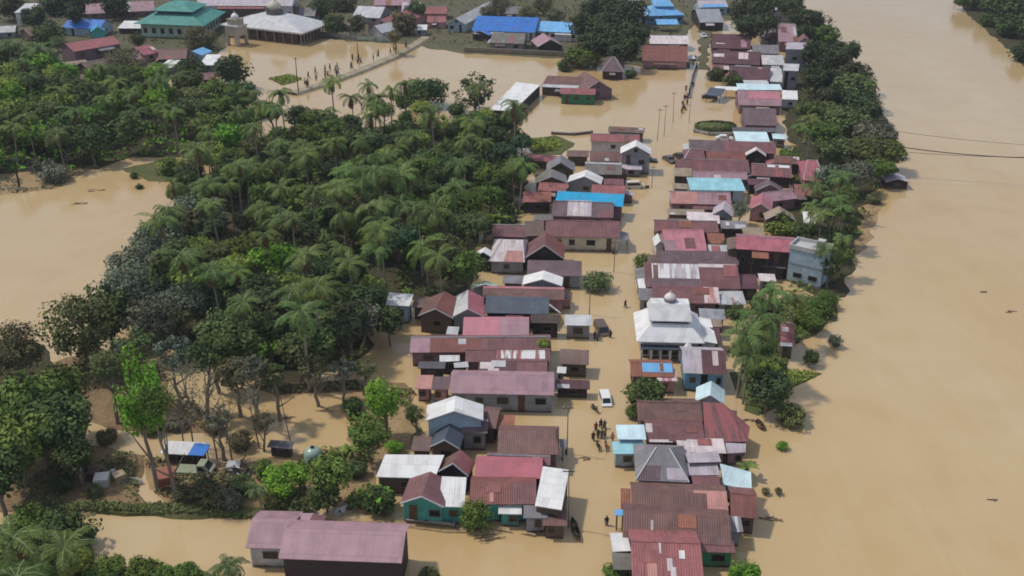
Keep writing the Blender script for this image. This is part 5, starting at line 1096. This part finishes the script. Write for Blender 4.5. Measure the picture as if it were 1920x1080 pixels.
# foreground left
TC("weep", 262, 722, 52, 19, "bright", "tall slender tree with bright hanging crown and long bare trunk", zk=1.55); TC("fine", 300, 760, 40, 15, "mid", "grey-green feathery tree right of the tall slender tree")
for x, y, r, h, g in [(40, 755, 74, 12, "mid"), (110, 790, 64, 11, "dark"), (30, 830, 66, 10, "mid"), (-10, 890, 60, 9, "dark"), (100, 725, 56, 11, "mid"), (70, 800, 60, 10, "mid"), (10, 780, 60, 11, "dark"), (140, 850, 40, 7, "dark")]: TC("round", x, y, r, h, g, "big dark green tree at the left edge above the muddy yard", "dark trees at the left edge", zk=1.0)
for x, y, r, h, g, k in [(150, 610, 80, 13, "olive", "fine"), (240, 550, 70, 12, "grey", "fine"), (200, 580, 60, 11, "dark", "round"), (30, 655, 60, 10, "brownish", "fine"), (290, 600, 64, 11, "grey", "fine"), (330, 430, 64, 10, "brownish", "fine"), (300, 450, 50, 9, "grey", "broad"), (370, 400, 56, 10, "grey", "fine"), (250, 505, 62, 11, "grey", "fine"), (300, 520, 54, 10, "dark", "round"), (340, 570, 52, 10, "grey", "fine"), (390, 560, 46, 9, "dark", "round"), (345, 480, 44, 9, "olive", "round")]: TC(k, x, y, r, h, g, "grey-olive tree on the shore of the flooded field", "shore trees of the flooded field", zk=1.05)
for x, y, r, h, g, k in [(250, 650, 46, 12, "olive", "loose"), (320, 660, 44, 12, "grey", "loose"), (200, 690, 44, 11, "olive", "fine"), (375, 665, 42, 12, "dark", "loose"), (470, 690, 38, 11, "grey", "loose"), (515, 700, 32, 9, "dark", "loose"), (330, 740, 38, 10, "grey", "bare"), (475, 750, 34, 9, "grey", "bare"), (490, 790, 28, 6, "brownish", "loose"), (410, 780, 30, 8, "grey", "loose"), (590, 690, 34, 8, "brownish", "loose"), (640, 690, 30, 7, "grey", "loose"), (680, 690, 28, 6, "olive", "loose")]: TC(k, x, y, r, h, g, "scraggly thin-crowned tree standing in floodwater between grove and yard", "scraggly trees between grove and yard")
for x, y, r, h, g in [(395, 930, 30, 3, "brownish"), (430, 940, 28, 2.6, "grey"), (350, 925, 22, 2.4, "brownish"), (455, 905, 26, 3, "olive"), (490, 880, 24, 2.6, "mid"), (400, 800, 24, 2.2, "brownish"), (450, 825, 26, 2.6, "brownish"), (280, 800, 24, 2.4, "olive"), (200, 820, 24, 2, "brownish"), (330, 795, 22, 2, "grey"), (120, 905, 24, 2.4, "dark"), (175, 925, 20, 1.6, "olive"), (560, 950, 26, 2.4, "olive"), (660, 760, 22, 2.6, "dark"), (665, 880, 26, 2.4, "olive")]: TC("bush", x, y, r, h, g, "scruffy bush in the muddy yard and along its banks", "scruffy yard bushes")
for x, y, r, h in [(345, 715, 46, 12), (385, 720, 44, 13), (420, 745, 36, 11)]: TC("bare", x, y, r, h, "grey", "nearly bare thin-branched tree behind the tarpaulin shed", "bare trees behind the tarpaulin shed")
for x, y, r, h, g in [(445, 640, 50, 10, "dark"), (500, 610, 44, 9, "dark"), (440, 700, 40, 9, "brownish"), (590, 640, 46, 9, "dark"), (640, 620, 48, 9, "deep"), (680, 590, 40, 8, "grey"), (405, 610, 40, 9, "olive"), (560, 650, 40, 8, "olive"), (730, 600, 38, 7, "dark"), (480, 560, 44, 9, "deep"), (400, 660, 40, 9, "dark"), (660, 560, 40, 9, "dark"), (700, 540, 36, 8, "mid")]: TC("round", x, y, r, h, g, "dark tree at the near edge of the grove", "near-edge trees of the grove")
for x, y, r, h in [(575, 480, 52, 12), (560, 570, 56, 13), (670, 330, 50, 12), (720, 320, 48, 13), (765, 330, 44, 12), (640, 350, 44, 12), (450, 560, 44, 11), (820, 480, 40, 9), (700, 470, 42, 10)]: TC("palm", x, y, r, h, "palm", "prominent coconut palm standing above the grove", "prominent palms above the grove")
TC("broad", 520, 490, 48, 8, "bright", "bright green spreading tree in the middle of the grove"); TC("broad", 395, 290, 34, 8, "lime", "yellow-green tree at the upper end of the grove by the flooded field"); TC("broad", 440, 320, 34, 6, "lime", "second yellow-green tree at the upper end of the grove")
for x, y, r, h in [(40, 1000, 80, 6), (110, 1030, 64, 5), (30, 1080, 80, 5)]: TC("palm", x, y, r, h, "palm", "low palm in the bottom left corner", "low palms in the corner")
TC("broad", 120, 1000, 60, 5, "dark", "dark leafy tree among the corner palms"); TC("round", 60, 970, 40, 3.4, "mid", "green bush above the corner palms", name="bush"); TC("broad", 150, 1060, 34, 2.2, "lime", "yellow-flowered bush in the corner", name="bush")
for x, y, r in [(205, 1070, 34), (260, 1072, 32), (300, 1082, 28), (180, 1090, 30), (352, 1072, 28)]: TC("round", x, y, r, 2.2, "mid", "round bush along the bottom edge left of the mauve house", "bushes along the bottom edge", name="bush")
TC("palm", 432, 1062, 46, 2.6, "olive", "feathery low palm beside the mauve house's white wing"); TC("bush", 806, 1082, 26, 2, "olive", "olive bush at the bottom edge right of the mauve house"); TC("bush", 1160, 1078, 32, 2.2, "mid", "green bush at the bottom edge by the grey lean-to"); TC("bush", 1392, 1078, 34, 2.4, "bright", "bright bush at the bottom edge by the river"); TC("bush", 385, 915, 30, 3, "brownish", "brown leafless shrub on the grassy bank"); TC("bush", 100, 328, 32, 2.8, "grey", "pale grey bush in the flooded field"); TC("bush", 320, 315, 26, 3, "mid", "green bush at the end of the mud spit"); TC("bush", 348, 318, 20, 3, "olive", "olive bush at the end of the mud spit"); TC("bush", 170, 296, 20, 3, "olive", "olive bush at the wood's water edge")
TC("bush", 252, 329, 9, 1.6, "dark", "small dark bush in the water off the mud spit"); TC("bush", 261, 350, 8, 1.2, "dark", "round dark bush alone in the flooded field")
for x, y, r, h in [(1840, -6, 44, 10), (1880, 20, 46, 10), (1910, 50, 40, 10), (1930, 10, 44, 10), (1900, -20, 44, 10), (1815, 0, 22, 8), (1860, 38, 22, 6), (1950, 60, 40, 9)]: TC("broad", x, y, r, h, "dark", "dark tree on the far river bank", "far-bank trees")
TC("round", 1918, 96, 26, 7, "deep", "dark rounded tree lowest on the far river bank")
# oval clipped hedge
def oval_hedge():
    c = P(1341, 242, 0); rg = random.Random(3); vs, fs = [], []
    for k in range(5200):
        a = rg.uniform(0, 6.2832); q = rg.random(); t = 1 - (1 - rg.random()) * q * .9; z = 1.5 * math.sqrt(max(0, 1 - (t * .96) ** 6)); 
        z = z if rg.random() < .6 else rg.uniform(.1, 1.4); t = t if z > 1.35 else max(t, .9)
        leaf(vs, fs, Vector((math.cos(a) * 5.2 * t, math.sin(a) * 3.2 * t, z)), (Vector((math.cos(a) * t, math.sin(a) * t, 1.0)) + rv(rg, .6)).normalized(), .22, rg)
    o = link("hedge", raw_mesh("hedge", vs, fs, [LEAF]), c); o.color = (*srgb(*GREENS["olive"]), 1); tag(o, "oval clipped green hedge beside the upper street", "hedge")
oval_hedge()
wall_run("long dark weathered fence wall along the upper street", [(1306, 120), (1297, 150), (1289, 184)], 1.3, "darkwall")
# ================================================================ PEOPLE
CW = [(592, 138, 100, 1, 0, 3), (611, 136, 80, 0, 4, 3), (616, 146, 80, 1, 1, 8), (627, 137, 90, 1, 8, 0), (630, 147, 70, 0, 3, 4), (574, 158, 90, 2, 2, 3), (583, 162, 120, 0, 5, 3), (602, 154, 90, 0, 7, 3), (648, 134, 90, 1, 3, 0), (656, 131, 90, 1, 0, 8), (668, 124, 60, 0, 2, 3), (674, 118, 90, 1, 6, 3), (700, 116, 100, 0, 9, 0), (730, 104, 100, 1, 4, 3), (745, 98, 90, 1, 3, 8),
  (566, 166, 40, 0, 3, 3), (578, 150, 60, 1, 7, 0), (596, 150, 200, 0, 2, 0), (606, 144, 90, 1, 3, 3), (622, 132, 70, 0, 0, 0), (640, 140, 90, 2, 4, 8), (636, 130, 90, 1, 6, 0), (662, 116, 60, 0, 3, 3), (684, 118, 90, 1, 1, 3), (690, 108, 90, 0, 0, 3), (712, 108, 90, 1, 2, 8), (720, 102, 100, 0, 6, 0), (738, 94, 90, 0, 3, 3), (754, 92, 90, 1, 5, 3), (762, 88, 80, 0, 8, 0)]
rgc = random.Random(12)
for x, y, f, ps, s, t in CW:
    cx = min((576, 590, 613, 632, 658, 672, 708, 742, 760), key=lambda q: abs(q - x)); nx = cx + (x - cx) * rgc.uniform(.1, .9) + rgc.uniform(-2.5, 2.5); y += (x - nx) * .42 + rgc.uniform(-3, 3); x = nx
    what = "the near end of the causeway" if x < 600 else "the middle of the causeway" if x < 660 else "the far end of the causeway"
    person(x, y, f, f"person in a {CLN[s]} shirt and {CLN[t]} trousers {['standing', 'walking', 'bending'][ps]} at {what}", ps, s, t, .7 if abs(y - (178 - (x - 548) * .42)) < 7 else -.3, 1.42)["group"] = "people on the causeway"
for x, y, f, ps, s, t in [(1283, 190, 0, 0, 3, 3), (1288, 200, 20, 1, 0, 3), (1281, 208, 0, 0, 8, 0), (1292, 178, 0, 1, 4, 3), (1286, 172, 0, 0, 1, 3), (1278, 214, 40, 0, 9, 3)]: person(x, y, f, f"person in a {CLN[s]} shirt among the motorbikes on the upper street", ps, s, t, -.3, 1.2)
for i, (x, y, f, ps, s, t) in enumerate([(1126, 806, 10, 1, 3, 0), (1133, 808, 0, 1, 4, 3), (1121, 826, 15, 0, 0, 3), (1128, 826, 0, 0, 8, 3), (1134, 824, 5, 2, 5, 0), (1117, 812, 0, 0, 1, 3), (1148, 832, -40, 1, 9, 8), (1172, 580, 30, 1, 3, 3), (1144, 637, 0, 0, 0, 3), (1120, 642, 60, 2, 7, 3), (1115, 639, 40, 0, 3, 0), (1079, 1000, 0, 1, 8, 3), (1137, 990, 0, 0, 3, 8), (1150, 480, 0, 0, 6, 3)]):
    wh = "in the group wading down the street" if 800 < y < 830 else "beside the cyan shop roofs" if y == 832 else "alone by the mosque" if x == 1172 else "low on the street" if y > 950 else "by the maroon street house" if y == 480 else "in the water near the white pavilion"
    person(x, y, f, f"person in a {CLN[s]} shirt and {CLN[t]} trousers {wh}", ps, s, t, -.35)
person(1112, 830, 0, "person in a black shirt and black trousers at the left side of the wading group", 1, 3, 3, -.35)
# ================================================================ VEHICLES AND BOATS
car(1135, 752, 4, "white pickup car driving through the flooded street", (224, 224, 222), "van", -.5, .8)
car(1255, 302, 20, "grey car on the street between the upper house rows", (92, 86, 84), "sedan", -.3)
car(1190, 352, 95, "cream van parked across from the light-cyan roof", (214, 206, 190), "van", -.3)
car(1214, 303, 80, "dark car beside the tall white gabled house", (60, 58, 60), "sedan", -.3)
car(1275, 297, 20, "brown car at the street side of the rounded maroon roof", (70, 52, 48), "sedan", -.3)
car(1128, 620, 10, "brown car half under water near the white pavilion", (94, 78, 66), "van", -.7)
car(1358, 262, 80, "small white car parked beside the oval hedge", (216, 214, 210), "sedan", -.3)
car(1330, 184, 80, "long dark car under the blue canopy by the upper street", (54, 54, 60), "sedan", -.2); car(366, 886, 85, "greenish old pickup truck parked in the muddy yard", (150, 156, 132), "truck", -.25, 1.0, "truck", "truck")
car(1318, 70, 12, "white car at the head of the street below the blue-grey house", (206, 208, 212), "sedan", -.1)
car(1300, 112, 12, "small grey car under the white canopy by the grassy verge", (110, 112, 118), "sedan", -.1)
car(1160, 100, 70, "white car parked under the trees right of the school", (214, 214, 214), "van", 0)
for x, y, f, c, l in [(1121, 842, 10, (40, 40, 44), "black"), (1136, 842, 0, (150, 60, 50), "red"), (1115, 772, 30, (90, 86, 60), "olive")]: motorbike(x, y, f, f"{l} motorbike in the flooded street near the wading people", c)
for x, y, c, l in [(1287, 186, (40, 40, 44), "dark motorbike nearest the oval hedge on the upper street"), (1284, 206, (120, 40, 40), "dark red motorbike standing in the upper street"), (1306, 128, (60, 60, 64), "grey motorbike beside the grassy verge"), (1300, 160, (44, 44, 60), "blue-black motorbike by the dark fence wall"), (1311, 96, (150, 60, 50), "red motorbike high on the upper street"), (1280, 196, (70, 70, 70), "dark grey motorbike among the people on the upper street")]: motorbike(x, y, 10, l, c)
S("blue rounded canopy over the parked car on the upper street", (1322, 178, 1352, 181), 165, "slate", kind="canopy", cat="canopy", ze=2.0, rust=0, opened=True)
S("white long canopy roof joined to the blue canopy", (1340, 168, 1384, 170), 162, "white", kind="canopy", cat="canopy", ze=2.4, rust=0, opened=True)
boat(1070, 722, 88, "white boat resting by the dark carport", 2.6, .9, (232, 230, 224)); boat(652, 958, -55, "white and brown wooden boat by the banana clump", 3.4, 1.2, (214, 208, 200)); boat(1206, 352, 80, "small brown boat beside the cream van", 2.6, .8, (110, 92, 74)); boat(1650, 352, 60, "brown wooden boat by the raft house", 4.5, 1.4, (112, 86, 62)); boat(1074, 742, 88, "brown dugout floating below the white boat", 2.8, .7, (112, 96, 74)); boat(1079, 996, 10, "slim brown dugout near the bottom of the street", 4, .7, (96, 78, 56)); boat(246, 905, 80, "white boat lying in the muddy yard", 3.0, 1.0, (214, 214, 206)); boat(1425, 800, 10, "dark brown boat near the olive river bush", 2.2, .9, (80, 52, 40))
# ================================================================ POLES AND CABLES
for x, y, h, l, lean in [(1245, 256, 8, "slim utility pole in the flooded field, first from the street houses", 0), (1232, 264, 8, "slim utility pole in the flooded field near the brown back roof", 2), (1262, 230, 8, "slim utility pole at the bend of the upper street", -2), (1292, 230, 7, "slim utility pole by the upper street bushes", 0), (1105, 590, 7, "slim utility pole behind the white pavilion", 0), (1151, 510, 6, "slim utility pole by the maroon street house", 0), (1063, 850, 7, "slim utility pole at the corner of the big brown-maroon roof", 0), (1066, 990, 8, "slim utility pole below the white slab roof", -1), (1222, 352, 5, "short utility pole across from the tan porch", 0)]: pole(x, y, h, l, .08, True, lean)
pole(560, 178, 10.5, "tall dark pole with cross arm at the near end of the causeway", .16, True, 0, mat=flat_mat("dark_pole", (58, 48, 42), .9)); pole(672, 116, 6, "dark post near the far end of the causeway", .16, False, 0, "post", "post", flat_mat("dark_pole", (58, 48, 42), .9)); pole(36, 352, 6, "dark bare stump post in the flooded field", .25, False, 2, "post", "post", flat_mat("dark_pole", (58, 48, 42), .9)); pole(937, 100, 6.5, "pale flagpole in front of the school", .08, False, 0, "flagpole", "flagpole", METAL); pole(550, 848, 8.5, "thin leaning bare pole beside the dark lean-to", .07, False, -6, "pole", "pole", WOOD); pole(1502, 275, 7, "pale thin mast at the riverside palms, left of two", .08, False, 0, "mast", "mast", METAL); pole(1521, 275, 7.5, "pale thin mast at the riverside palms, right of two", .08, False, 0, "mast", "mast", METAL)
def cable(label, a, b, z0, z1, sag, r):
    A, B = P(*a, z0), P(*b, z1); m = MB(); m.tube([A.lerp(B, t / 16) - Vector((0, 0, sag * 4 * (t / 16) * (1 - t / 16))) for t in range(17)], [r] * 17, 6)
    o = m.build("cable", flat_mat("dark_cable", (62, 56, 54), .7), None, origin=Vector()); tag(o, label, "cable")
cable("thick dark cable strung across the river", (1640, 268), (2060, 296), 7, 7, 1.2, .11); cable("thin cable just below the thick dark one over the river", (1640, 280), (2060, 293), 7, 7, .8, .05); cable("pale thin cable above the thick dark one over the river", (1640, 240), (2060, 278), 7, 7, .8, .04)
# ================================================================ YARD THINGS
def drum(px, py, c, label):
    p = P(px, py, .12); e = empty("oil_drum", p); tag(e, label, "drum"); m = MB(); m.lathe([(0, 0), (.29, 0), (.29, .28), (.31, .3), (.29, .32), (.29, .56), (.31, .58), (.29, .6), (.29, .88), (.27, .88), (.27, .85), (0, .85)], p, 16); o = m.build("shell", CARP, e); o.color = (*srgb(*c), 1)
    m = MB(); m.lathe([(0, .9), (.04, .9), (.04, .85)], p + Vector((.14, 0, 0)), 8); m.build("cap", METAL, e)
def crate(px, py, s, c, label, rot=0):
    p = P(px, py, .12); e = empty("crate", p); tag(e, label, "crate"); ax = Vector((math.cos(R(rot)), math.sin(R(rot)), 0)); ay = perp(ax); m = MB()
    for k in (-1, 1):
        for z in (.12, .36, .6): m.box(p + ay * (k * s / 2) + Vector((0, 0, z * s)), s, .04, .2 * s, ax); m.box(p + ax * (k * s / 2) + Vector((0, 0, z * s)), .04, s * .94, .2 * s, ax)
    m.box(p + Vector((0, 0, .04)), s * .95, s * .95, .05, ax); o = m.build("slatted_side", CARP, e); o.color = (*srgb(*c), 1)
    m = MB(); m.box(p + Vector((0, 0, .72 * s)), s * 1.02, s * 1.02, .04, ax); q = m.build("lid", CARP, e); q.color = (*srgb(*[min(255, int(v * 1.1)) for v in c]), 1)
for x, y, c, l in [(150, 888, (210, 210, 206), "white drum in the muddy yard under the dark trees"), (163, 884, (70, 62, 66), "dark drum beside the white drum in the yard"), (214, 893, (196, 190, 178), "pale drum near the yard's white boat")]: drum(x, y, c, l)
for x, y, s, c, l, r in [(193, 908, 1.6, (200, 194, 184), "pale wooden crate in the middle of the muddy yard", 10), (225, 900, 1.3, (170, 150, 120), "brown crate beside the pale drum", 40), (178, 896, 1.4, (84, 60, 56), "dark reddish crate in the muddy yard", 0), (312, 908, 2.2, (140, 84, 66), "large rust-red box on the wet mud below the tarpaulin shed", 20)]: crate(x, y, s, c, l, r)
def scrap(px, py, label):
    p = P(px, py, 0); rg = random.Random(4); e = empty("scrap_pile", p); tag(e, label, "scrap pile"); m = MB(); q = MB()
    for k in range(46):
        a = rg.uniform(0, 6.28); r = rg.uniform(0, 2.2); z = max(.1, 1.4 - r * .55) * rg.random(); ax = Vector((math.cos(a * 3), math.sin(a * 3), rg.uniform(-.4, .4))).normalized(); c = p + Vector((math.cos(a) * r * 1.3, math.sin(a) * r, z))
        (m if k % 3 else q).tube([c - ax * rg.uniform(.4, 1.3), c + ax * rg.uniform(.4, 1.3)], [.1, .07], 5)
    m.build("timber_heap", WOOD, e); q.build("metal_heap", METAL, e); k = MB(); k.slab([p + Vector((-.8, -.6, 1.2)), p + Vector((.7, -.5, 1.0)), p + Vector((.8, .4, 1.35)), p + Vector((-.7, .4, 1.5))], .05); k.build("tin_sheet", roof_mat("greywhite", .1), e)
scrap(440, 886, "grey heap of timber and scrap with a pale sheet by the yard bushes")
def water_tank(px, py, label):
    p = P(px, py, 0); e = empty("water_tank", p); tag(e, label, "water tank"); m = MB(); m.lathe([(1.1, -.4), (1.1, 1.3), (1.0, 1.6), (.7, 1.9), (.3, 2.05), (0, 2.1)], p, 20); o = m.build("shell", CARP, e, True); o.color = (*srgb(150, 172, 158), 1); m = MB(); m.lathe([(0, 2.2), (.25, 2.2), (.25, 2.0)], p, 12); m.build("lid", BLACK, e)
water_tank(588, 866, "pale green domed water tank among the bushes")
def bargeboard(label, a, b, z):
    A, B = P(*a, z + .9), P(*b, z); m = MB(); ax = (B - A).normalized(); m.tube([A, B], [.12, .12], 4); o = m.build("beam", flat_mat("white_beam", (222, 220, 216), .6), None, origin=Vector()); tag(o, label, "beam")
bargeboard("white painted beam on the street end of the slate-blue roof", (1030, 571), (1051, 587), 2.6)
def debris(px, py, s, label, seed):
    rg = random.Random(seed); p = P(px, py, 0); m = MB()
    for k in range(7):
        a = rg.uniform(-.5, .5); c = p + Vector((rg.uniform(-1, 1) * s, rg.uniform(-.5, .5) * s, .03)); d = Vector((math.cos(a), math.sin(a), rg.uniform(-.02, .05))) * s * rg.uniform(.3, .9); m.tube([c - d, c, c + d + Vector((0, 0, .06 * s))], [.06, .08, .04], 5)
    o = m.build("driftwood", flat_mat("wet_wood", (116, 96, 74), .8), None, origin=p); tag(o, label, "driftwood")
for i, (x, y, s, l) in enumerate([(1842, 548, .5, "floating twigs out in the river below the cables"), (1897, 585, .7, "drifting branch near the right edge of the river"), (1860, 937, .4, "lone stick floating low in the river"), (1445, 975, .9, "driftwood snagged beside the dark red river roof"), (180, 358, 1.5, "floating twigs in the flooded field"), (152, 382, 1.0, "small stick floating in the flooded field"), (1405, 790, .9, "driftwood by the dark brown river boat"), (545, 785, .8, "twigs floating in the pool below the grove"), (610, 770, .7, "short twig floating in the middle of the pool"), (1000, 1000, 1.0, "driftwood below the turquoise houses"), (915, 1005, 1.6, "tangle of driftwood in front of the leafy turquoise-wall bush"), (450, 120, 1.5, "thin sticks drifting in the pond by the tower"), (1100, 860, .6, "stick floating in the street")]): debris(x, y, s, l, i)
# ---------------------------------------------------------------- faint humid air
def haze():
    m = MB(); m.box((0, 720, 37), 2640, 2000, 80); o = m.build("haze", None, None, origin=Vector()); o.data.materials.clear()
    mt = bpy.data.materials.new("haze_air"); mt.use_nodes = True; t = mt.node_tree; t.nodes.clear(); out = t.nodes.new("ShaderNodeOutputMaterial"); v = t.nodes.new("ShaderNodeVolumePrincipled")
    v.inputs["Color"].default_value = (.86, .9, 1, 1); v.inputs["Density"].default_value = .00013; t.links.new(v.outputs[0], out.inputs["Volume"]); o.data.materials.append(mt); tag(o, None, None, None, "stuff")
haze()
